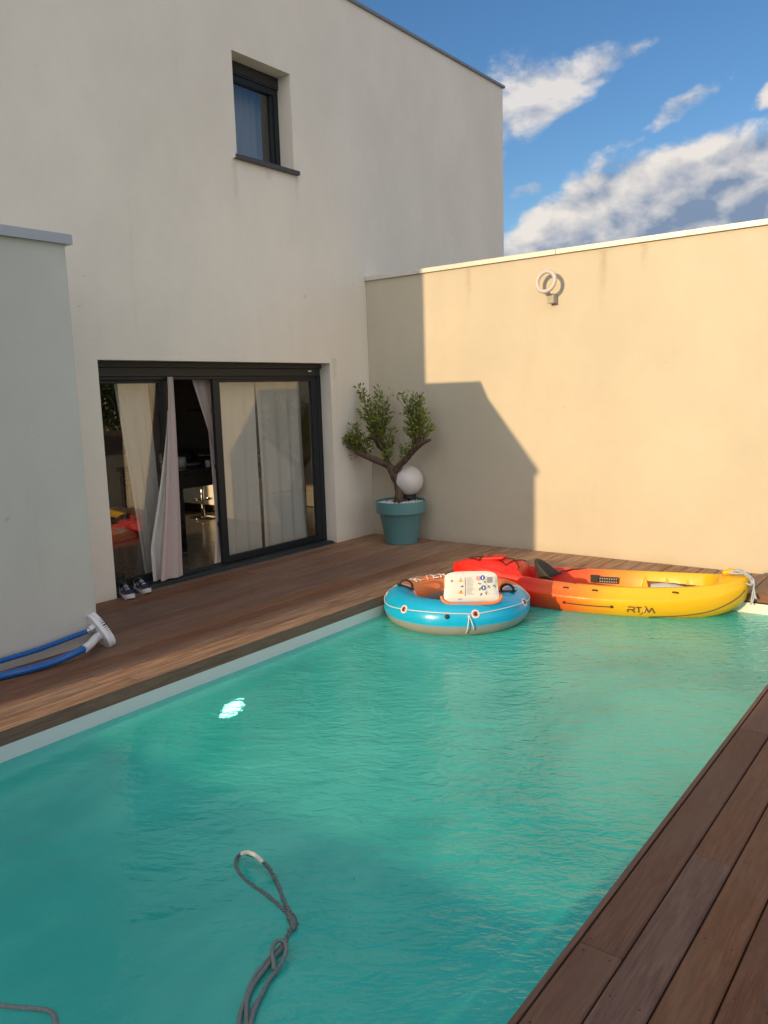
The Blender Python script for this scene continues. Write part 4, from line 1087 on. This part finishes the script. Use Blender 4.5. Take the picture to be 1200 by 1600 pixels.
# ------------------------------------------------------------------ shoes by the door
def shoe(base, rot, label):
    t0 = thing('running_shoe', label, 'shoe', base, rot, 'pair of running shoes'); t0.scale = (.92, 1, 1.22)
    L_ = .27
    def wid(f_): return catmull([0, .08, .3, .55, .75, .92, 1], [.018, .034, .036, .042, .047, .036, .012], f_)
    s = MB(); n = 22
    def sect(f_, z, k=1.0): w_ = wid(f_)*k; return w_
    rows = []
    for zz, kk_ in ((0, .95), (.012, 1.06), (.024, 1.02), (.03, .95)):
        row = []
        for k in range(n+1):
            f_ = k/n; row.append((f_*L_, -wid(f_)*kk_, zz+(.014*max(0, f_-.8)/.2 if zz > 0 else .012*max(0, f_-.85)/.15)+(.006 if f_ < .3 and zz > .02 else 0)))
        for k in range(n, -1, -1):
            f_ = k/n; row.append((f_*L_, wid(f_)*kk_, row[k][2]))
        rows.append(row)
    m_ = len(rows[0])
    for r_ in rows: s.v += r_
    for k in range(len(rows)-1):
        for j in range(m_): j2 = (j+1) % m_; s.f.append((k*m_+j, k*m_+j2, (k+1)*m_+j2, (k+1)*m_+j)); s.mi.append(0)
    s.f.append(tuple(range(m_-1, -1, -1))); s.mi.append(0); s.f.append(tuple(3*m_+j for j in range(m_))); s.mi.append(0)
    obj('sole', s, 'sole_white', t0, local=True, smooth=True, auto=40)
    u = MB()
    def top(f_): return catmull([0, .06, .2, .38, .55, .75, .93, 1], [.085, .098, .078, .088, .075, .055, .042, .03], f_)
    def up(a, b_):
        f_ = a; th = pi*b_; w_ = wid(f_)*.97; h_ = top(f_)
        return (f_*L_, -w_*cos(th)*(1-.25*sin(th)), .026+(h_-.026)*sin(th)**.6)
    u.grid(up, 22, 14)
    obj('upper', u, 'navy_mesh', t0, local=True, smooth=True)
    op = MB(); op.tube(smooth_path([(.02, -.024, .097), (.06, -.03, .083), (.105, -.02, .092), (.11, 0, .098), (.105, .02, .092), (.06, .03, .083), (.02, .024, .097), (.008, 0, .1), (.02, -.024, .097)], 4), .006, 8)
    op.poly([(.02, -.022, .096), (.06, -.028, .084), (.1, -.018, .091), (.1, .018, .091), (.06, .028, .084), (.02, .022, .096)])
    obj('collar', op, 'black_rubber', t0, local=True, smooth=True)
    for s_ in (-1, 1):
        for (a0, a1, b0, b1, mt_) in ((.30, .52, .05, .2, 'shoe_grey'), (.03, .14, .05, .30, 'shoe_grey'), (.6, .95, .03, .12, 'shoe_pink'), (.14, .28, .03, .12, 'sole_white')):
            pn = MB(); 
            def pf(a, b_):
                q = Vector(up(a0+(a1-a0)*a, (b0+(b1-b0)*b_) if s_ < 0 else 1-(b0+(b1-b0)*b_))); c0 = Vector((q.x, 0, .03)); return q+(q-c0).normalized()*.002
            pn.grid(pf, 4, 3); obj('overlay', pn, mt_, t0, local=True, smooth=True)
    for k in range(4):
        xx = .115+.02*k; z_ = top(xx/L_)+.004; lc_ = MB(); lc_.tube([(xx, -.017, z_-.007), (xx+.004, 0, z_), (xx, .017, z_-.007)], .003, 6); obj('lace', lc_, 'sole_white' if k % 2 else 'shoe_grey', t0, local=True)
    return t0
sp_ = px(191, 929, 2, 0); shoe((sp_.x, sp_.y, .0), radians(-16), 'navy running shoe standing nearest the door reveal beside its pair')
sp_ = px(213, 921, 2, 0); shoe((sp_.x, sp_.y, .0), radians(-10), 'second navy running shoe further along the door threshold')

# ------------------------------------------------------------------ rope and cables on the water
cab = thing('floating_cable', 'grey cleaner cable tied into twisted loops floating on the pool', 'cable', (4.1, -5.9, ZW))
def wpx(u, v, z=0.0): return px(u, v, 2, ZW+z-.0025)
def twist(path, off, r, pitch, ph):
    out = []; d = 0
    for k, p in enumerate(path):
        if k: d += (p-path[k-1]).length
        tg = (path[min(k+1, len(path)-1)]-path[max(k-1, 0)]).normalized(); a_ = tg.cross(Vector((0, 0, 1))).normalized(); b__ = a_.cross(tg)
        th = 2*pi*d/pitch+ph; out.append(p+a_*cos(th)*off+b__*sin(th)*off)
    return out
for K_ in ([(397, 1338, .05), (381, 1333, .04), (370, 1341, .01), (369, 1355, .0), (378, 1369, .0), (392, 1382, .0), (410, 1394, .0), (428, 1408, .0), (443, 1422, .0), (452, 1432, .0)],
           [(411, 1347, .045), (420, 1357, .03), (428, 1370, .01), (436, 1388, .0), (442, 1404, .0), (448, 1418, .0), (455, 1432, .0), (459, 1442, .005), (456, 1452, .005), (449, 1462, .005), (443, 1474, .0)]):
    base_ = smooth_path([wpx(*q) for q in K_], 16)
    for ph in (0, pi):
        obj('twisted_strand', MB().tube(twist(base_, .0042, 0, .034, ph), .0046, 7, wob=.5), 'rope_frayed', cab, smooth=True)
fz = MB(); rz = random.Random(8)
for q in range(90):
    p_ = base_[rz.randrange(len(base_)//2, len(base_)*9//10)]; d_ = Vector((rz.uniform(-1, 1), rz.uniform(-1, 1), rz.uniform(-.2, .8))).normalized()
    fz.tube([p_, p_+d_*rz.uniform(.008, .018)], .0007, 3)
obj('frayed_fibres', fz, 'rope_frayed', cab, kind='stuff')
lp = [wpx(*q) for q in [(450, 1424, .004), (455, 1434, .008), (459, 1443, .008), (457, 1453, .006)]]
obj('whipping', MB().tube(smooth_path(lp, 8), [.008]*6+[.014]*13+[.010]*6, 10, wob=.5), 'rope_frayed', cab, smooth=True)
lp = [wpx(*q) for q in [(377, 1334.5, .045), (386, 1332, .06), (396, 1335, .075), (404, 1341, .06), (410, 1347, .045)]]
obj('sunlit_loop', MB().tube(smooth_path(lp, 6), [.006]+[.0088]*23+[.006], 10), 'rope_sunlit', cab, smooth=True, label='section of cable coloured pale for the sun on it')  # cream colour stands for sunlight on the top of the loop
strands = [
    [(446, 1468, .01), (440, 1478, .01), (428, 1490, .01), (412, 1508, .01), (398, 1526, .01), (389, 1545, .01), (384, 1562, .01), (376, 1582, .01), (373, 1610, .01), (372, 1660, .01), (378, 1720, .01)],
    [(448, 1470, .0), (438, 1484, .0), (424, 1500, .0), (406, 1520, .0), (395, 1538, .0), (388, 1556, .0), (384, 1575, .0), (386, 1600, .0), (390, 1660, .0)],
    [(429, 1516, .02), (427, 1500, .03), (425, 1484, .035), (431, 1472, .04), (439, 1469, .04), (446, 1474, .04), (447, 1486, .03), (442, 1500, .02), (432, 1516, .015), (420, 1532, .01), (411, 1550, .01), (402, 1568, .01), (394, 1590, .01), (390, 1620, .01), (390, 1700, .01)],
    [(431, 1518, .01), (422, 1530, .0), (414, 1546, .0), (406, 1560, .0), (396, 1576, .0), (389, 1596, .0), (384, 1630, .0)],
    [(447, 1470, .015), (440, 1482, .02), (431, 1492, .02), (421, 1505, .015), (404, 1527, .012), (392, 1546, .01), (386, 1566, .01), (385, 1590, .01), (388, 1640, .01)]]
for q in strands:
    obj('strand', MB().tube(smooth_path([wpx(*w_) for w_ in q], 6), .0074, 10), 'rope_grey', cab, smooth=True)
dbm = MB(); rz = random.Random(21)
for q in range(46):
    p_ = wpx(rz.gauss(130, 45) if q < 26 else rz.uniform(30, 900), rz.gauss(1490, 60) if q < 26 else rz.uniform(1150, 1590), .0012); a = rz.uniform(0, pi); L_ = rz.uniform(.003, .010)
    if p_.x < XL+.1 or p_.x > XR-.1: continue
    d_ = Vector((cos(a), sin(a), 0)); e_ = Vector((-sin(a), cos(a), 0))*rz.uniform(.001, .003)
    dbm.poly([tuple(p_-d_*L_), tuple(p_-e_), tuple(p_+d_*L_), tuple(p_+e_)])
obj('floating_debris', dbm, 'soil', kind='stuff', label='tiny dark specks of leaf litter floating on the pool', category='debris')
c2 = thing('pool_hose', 'short bent end of grey cable floating at the lower left corner', 'cable', (3.8, -6.5, ZW))
obj('strand', MB().tube(smooth_path([wpx(*w_) for w_ in [(-80, 1560, 0), (-30, 1566, 0), (0, 1571, .003), (30, 1575, .003), (60, 1577, .004), (76, 1580, .004), (84, 1588, .004), (88, 1604, .0), (92, 1640, 0)]], 6), .0085, 10, wob=.2), 'rope_grey', c2, smooth=True)

# ------------------------------------------------------------------ curtains
def drape(name, label, top, bot, n=30, m_=16, folds=5, amp=.03, mt='curtain_cloth', zt=1.88, zb=.05, bow=None):
    """top/bot = (x, y0, y1); folds hang between them"""
    d = MB()
    def fn(a, b_):
        e = b_ if bow is None else bow(b_)
        x_ = top[0]+(bot[0]-top[0])*b_; y0 = top[1]+(bot[1]-top[1])*e; y1 = top[2]+(bot[2]-top[2])*e
        f_ = a+.02*sin(7*a+3*b_)
        return (x_+amp*sin(f_*folds*2*pi+.6*b_)*(.5+.5*b_), y0+(y1-y0)*a+.006*sin(f_*folds*4*pi), zt+(zb-zt)*b_)
    d.grid(fn, n*2, m_); return tag(obj(name, d, mt, smooth=True), label, 'curtain', 'curtains at the patio door')
drape('curtain', 'off white sheer curtain behind the left half of the right glass panel', (-.34, -2.22, -1.56), (-.34, -2.2, -1.58), folds=3.2, amp=.028)
drape('curtain', 'off white sheer curtain behind the right half of the right glass panel', (-.345, -1.52, -.84), (-.345, -1.52, -.79), folds=3.6, amp=.03)
drape('curtain', 'sheer curtain behind the left glass panel', (-.40, -3.22, -2.86), (-.40, -3.05, -2.80), folds=3, amp=.025)
a0 = px(264, 577, 0, -.10); a1 = px(271, 577, 0, -.10); b0 = px(250, 891, 0, -.02); b1 = px(287, 890, 0, -.02)
bowf = lambda q: q**1.5
drape('curtain', 'pinkish curtain blown out through the open door, hanging over its sill', (-.13, a0.y, a1.y+.01), (-.03, b0.y, b1.y), folds=1.6, amp=.018, mt='drape_cloth', zt=1.91, zb=.05, bow=lambda q: q**1.25)
c0_ = px(264, 640, 0, -.14); d0 = px(239, 884, 0, -.10); d1 = px(262, 884, 0, -.10)
drape('curtain', 'grey shadowed curtain fold hanging in front of the left glass panel', (-.155, px(262, 640, 0, -.15).y, px(268, 640, 0, -.15).y), (-.12, d0.y, d1.y), folds=1.2, amp=.016, mt='curtain_cloth', zt=1.6, zb=.04, bow=lambda q: min(1, q*1.25)**1.2)
a0 = px(300, 580, 0, -.26); a1 = px(334, 580, 0, -.26); b0 = px(340, 730, 0, -.26)
drape('curtain', 'pinkish curtain gathered to the right of the open doorway, upper part', (-.30, px(298, 580, 0, -.3).y, px(336, 580, 0, -.3).y), (-.27, px(341, 722, 0, -.27).y, px(346, 722, 0, -.27).y), folds=2.6, amp=.02, mt='drape_cloth', zt=1.91, zb=1.0)
drape('curtain', 'narrow pinkish curtain tail hanging beside the right door stile', (-.27, px(340, 720, 0, -.27).y, px(346, 722, 0, -.27).y), (-.2, px(334, 876, 0, -.2).y, px(350, 872, 0, -.2).y), folds=1.1, amp=.012, mt='drape_cloth', zt=1.02, zb=.05)

# ------------------------------------------------------------------ inside the house
def ip(u, v, x_): return px(u, v, 0, x_)
# bar table
bt = thing('bar_table', 'dark high table with cluttered top inside the open doorway', 'table', (-1.7, -1.1, 0))
tz = .92
obj('table_top', MB().box(-2.3, -1.15, -2.0, -.35, tz-.05, tz), 'black_gloss', bt, bevel=.005)
obj('apron', MB().box(-2.2, -1.25, -1.9, -.45, tz-.22, tz-.052), 'dark_wood', bt)
for (a, b_) in ((-1.21, -1.94), (-2.24, -1.94), (-1.21, -.41), (-2.24, -.41)):
    obj('leg', MB().box(a-.03, a+.03, b_-.03, b_+.03, 0, tz-.052), 'black_gloss', bt)
def bar_stool(loc, rot, label):
    s = thing('bar_stool', label, 'bar stool', loc, rot, 'bar stools around the high table')
    obj('base', MB().lathe([(.0001, .0), (.2, .0), (.2, .008), (.05, .022), (.0001, .03)], (0, 0, 0), 32), 'chrome', s, smooth=True, local=True)
    obj('column', MB().tube([(0, 0, .02), (0, 0, .62)], [.028, .025], 16), 'chrome', s, smooth=True, local=True)
    obj('footrest', MB().tube([(.0, .03, .25), (.08, .14, .25), (.2, .12, .25), (.24, 0, .25), (.2, -.12, .25), (.08, -.14, .25), (0, -.03, .25)], .01, 8), 'chrome', s, smooth=True, local=True)
    obj('seat', MB().lathe([(.0001, .60), (.15, .60), (.2, .64), (.2, .67), (.0001, .665)], (0, 0, 0), 24), 'black_gloss', s, smooth=True, local=True)
    obj('backrest', MB().grid(lambda a, b_: (-.2*cos((a-.5)*2), .2*sin((a-.5)*2), .66+b_*.24), 12, 4), 'black_gloss', s, smooth=True, local=True)
    return s
p_ = px(318, 808, 2, 0); bar_stool((p_.x, p_.y, 0), 2.4, 'chrome and black bar stool in the open doorway beyond the dark table')
bar_stool((-1.5, -.1, 0), .5, 'chrome and black bar stool hidden partly by the right door curtain')
cb = thing('kitchen_cabinet', 'white kitchen cabinet with sunlit doors at the back of the room', 'cabinet', (-4, .9, 0))
obj('carcass', MB().box(-4.6, -2.6, .35, .95, .1, .86), 'cabinet_white', cb, bevel=.004)
obj('plinth', MB().box(-4.55, -2.65, .40, .9, 0, .1), 'dark_wood', cb)
for k in range(4): obj('cabinet_door', MB().box(-4.59+.5*k, -4.1+.5*k, .33, .349, .11, .85), 'cabinet_white', cb, bevel=.003)
for k in range(4): obj('door_handle', MB().box(-4.2+.5*k, -4.19+.5*k, .31, .33, .6, .78), 'chrome', cb)
obj('worktop', MB().box(-4.62, -2.58, .31, .97, .861, .9), 'black_gloss', cb)
c3 = thing('low_cupboard', 'plain pale cupboard left of the bar stool inside the room', 'cupboard', (-5, -.3, 0))
obj('carcass', MB().box(-5.6, -4.63, -.6, .3, .08, .9), 'cabinet_white', c3, bevel=.004); obj('plinth', MB().box(-5.55, -4.7, -.55, .25, 0, .08), 'dark_wood', c3); obj('door_panel', MB().box(-4.63, -4.61, -.58, .28, .1, .88), 'cabinet_white', c3, bevel=.003)
sh_ = thing('wall_shelf', 'dark shelf of bottles high on the kitchen wall', 'shelf', (-4, 1.4, 1.6))
obj('board_shelf', MB().box(-4.9, -2.9, 1.2, 1.44, 1.50, 1.53), 'dark_wood', sh_)
for k, xx in enumerate((-4.6, -4.45, -4.32, -4.1, -3.95, -3.7, -3.5)):
    bt_ = obj('bottle', MB().lathe([(.0001, 0), (.036, 0), (.036, .15), (.013, .2), (.013, .26), (.0001, .26)], (xx, 1.32, 1.531), 14), 'bottle_glass' if k % 2 else 'cabinet_white', smooth=True, auto=40)
    tag(bt_, ['first', 'second', 'third', 'fourth', 'fifth', 'sixth', 'seventh'][k]+(' bottle from the left on the kitchen shelf, of green glass' if k % 2 else ' bottle from the left on the kitchen shelf, white'), 'bottle', 'bottles on the kitchen shelf')
for k, (u, v, r_, h_, m_, lb, ct_) in enumerate(((284, 722, .055, .12, 'globe_white', 'white jar at the left end of the high table', 'jar'), (325, 722, .03, .08, 'ring_white', 'small white cup near the middle of the high table', 'cup'), (300, 718, .11, .02, 'shoe_grey', 'grey dish lying on the high table', 'dish'))):
    p_ = px(u, v+8, 2, tz+.001)
    tag(obj(ct_, MB().lathe([(.0001, 0), (r_*.8, 0), (r_, h_*.6), (r_*.85, h_), (.0001, h_*.9)], (p_.x, p_.y, tz+.001), 20), m_, smooth=True), lb, ct_)
p_ = px(338, 715, 2, tz+.001); tag(obj('tablet', MB().obox((p_.x, p_.y, tz+.10), (.9, .4, 0), (-.15, .3, 1), (.4, -.9, .3), .10, .075, .006), 'black_gloss', bevel=.003), 'dark tablet propped upright on the high table', 'tablet')
tag(obj('bag', MB().lathe([(.0001, 0), (.16, .01), (.19, .08), (.12, .15), (.0001, .16)], (-2.05, -1.2, tz+.001), 20), 'black_rubber', smooth=True), 'dark soft bag slumped on the high table', 'bag')
ac = thing('wooden_armchair', 'wooden armchair with red cushion just inside the left door panel', 'armchair', (-.95, -3.1, 0))
obj('seat', MB().box(-1.25, -.65, -3.45, -2.72, .30, .40), 'red_cloth', ac, bevel=.02)
obj('backrest', MB().box(-1.25, -.65, -3.52, -3.45, .36, .68), 'red_cloth', ac, bevel=.02)
for (a, b_) in ((-.62, -2.70), (-1.28, -2.70), (-.62, -3.5), (-1.28, -3.5)): obj('leg', MB().tube([(a, b_, 0), (a, b_, .52)], [.016, .024], 10), 'chair_wood', ac)
for a in (-.62, -1.28): obj('armrest', MB().box(a-.03, a+.03, -3.54, -2.66, .52, .55), 'chair_wood', ac, bevel=.006)

# ------------------------------------------------------------------ surroundings (seen in the reflections, and casting the shade on the deck)
lw = thing('shade_wall', 'low rendered wall added behind the camera to shade the near water', 'wall', (3, -11, 0))  # unseen wall added to keep low sun off the near water and cable
obj('wall', MB().box(-2, 4.2, -11.15, -11.0, -.36, 1.12), 'neighbour_render', lw); obj('coping', MB().box(-2.02, 4.2, -11.17, -10.98, 1.121, 1.16), 'pale_metal', lw)
gh = thing('shade_block', 'plain rendered block added out of view to shade the right deck', 'shade_block', (7.5, -12, 0))  # unseen mass added so the right deck lies in shade
obj('wall', MB().box(4.34, 11, -14, -10.0, -.36, 3.6), 'neighbour_render', gh, bevel=.01); obj('roof_coping', MB().box(4.31, 11.03, -14.03, -9.97, 3.601, 3.66), 'zinc', gh)
nh = thing('neighbour_house', 'neighbouring house with beige gable and orange tiled roof beyond the wall', 'house', (17, 9, 0))
nw = MB(); nw.box(13, 22, 8, 16, -.36, 2.6)
nw.poly([(13, 8, 2.6), (13, 16, 2.6), (13, 12, 4.6)]); nw.poly([(22, 8, 2.6), (22, 16, 2.6), (22, 12, 4.6)])
obj('wall', nw, 'neighbour_render', nh)
for s_ in (-1, 1):
    rfm = MB(); 
    def rf(a, b_): return (12.6+9.8*a, 12+s_*4.5*b_, 4.72-2.25*b_+.035*abs(sin(a*60)))
    rfm.grid(rf, 240, 10); obj('roof', rfm, 'roof_tile', nh)
hd_ = MB(); rh = random.Random(2)
def bush(label, name, c, rx, ry, rz, n, cat, sz=.09):
    t0 = thing(name, label, cat, (c[0], c[1], -.36)); lf_ = MB()
    for k in range(n):
        a = rh.uniform(0, 2*pi); e_ = math.asin(rh.uniform(-.6, 1)); rr__ = rh.random()**.35*(1+.18*sin(3*a+2)*cos(4*e_))
        p_ = Vector((c[0]+rx*rr__*cos(a)*cos(e_), c[1]+ry*rr__*sin(a)*cos(e_), c[2]+rz*rr__*sin(e_)))
        d1_ = Vector((rh.uniform(-1, 1), rh.uniform(-1, 1), rh.uniform(-1, 1))).normalized(); d2_ = d1_.cross(Vector((0, .3, 1))).normalized()
        lf_.quad(p_, p_+d1_*sz+d2_*sz*.4, p_+d1_*sz*2, p_+d1_*sz-d2_*sz*.4)
    obj('crown', lf_, 'hedge_green', t0, kind='stuff'); obj('trunk', MB().tube([(c[0], c[1], -.36), (c[0]+.05, c[1], c[2])], [.12, .07], 10), 'bark', t0)
bush('dense dark green tree beyond the right end of the garden wall', 'garden_tree', (9.6, 3.6, 1.7), 1.3, 1.3, 1.5, 5000, 'tree')
bush('second round green tree further right beyond the garden wall', 'garden_tree', (12.4, 3.4, 1.6), 1.4, 1.3, 1.3, 4000, 'tree')
fe = thing('garden_fence', 'dark wooden fence right of the garden wall', 'fence', (8, 1.4, 0))
for k in range(60): obj('slat', MB().box(4.9+.15*k, 5.04+.15*k, 1.4, 1.42, -.36, 1.15), 'fence_wood', fe)
for k in range(4): obj('post', MB().box(4.86+2.98*k, 4.94+2.98*k, 1.42, 1.5, -.36, 1.2), 'fence_wood', fe)
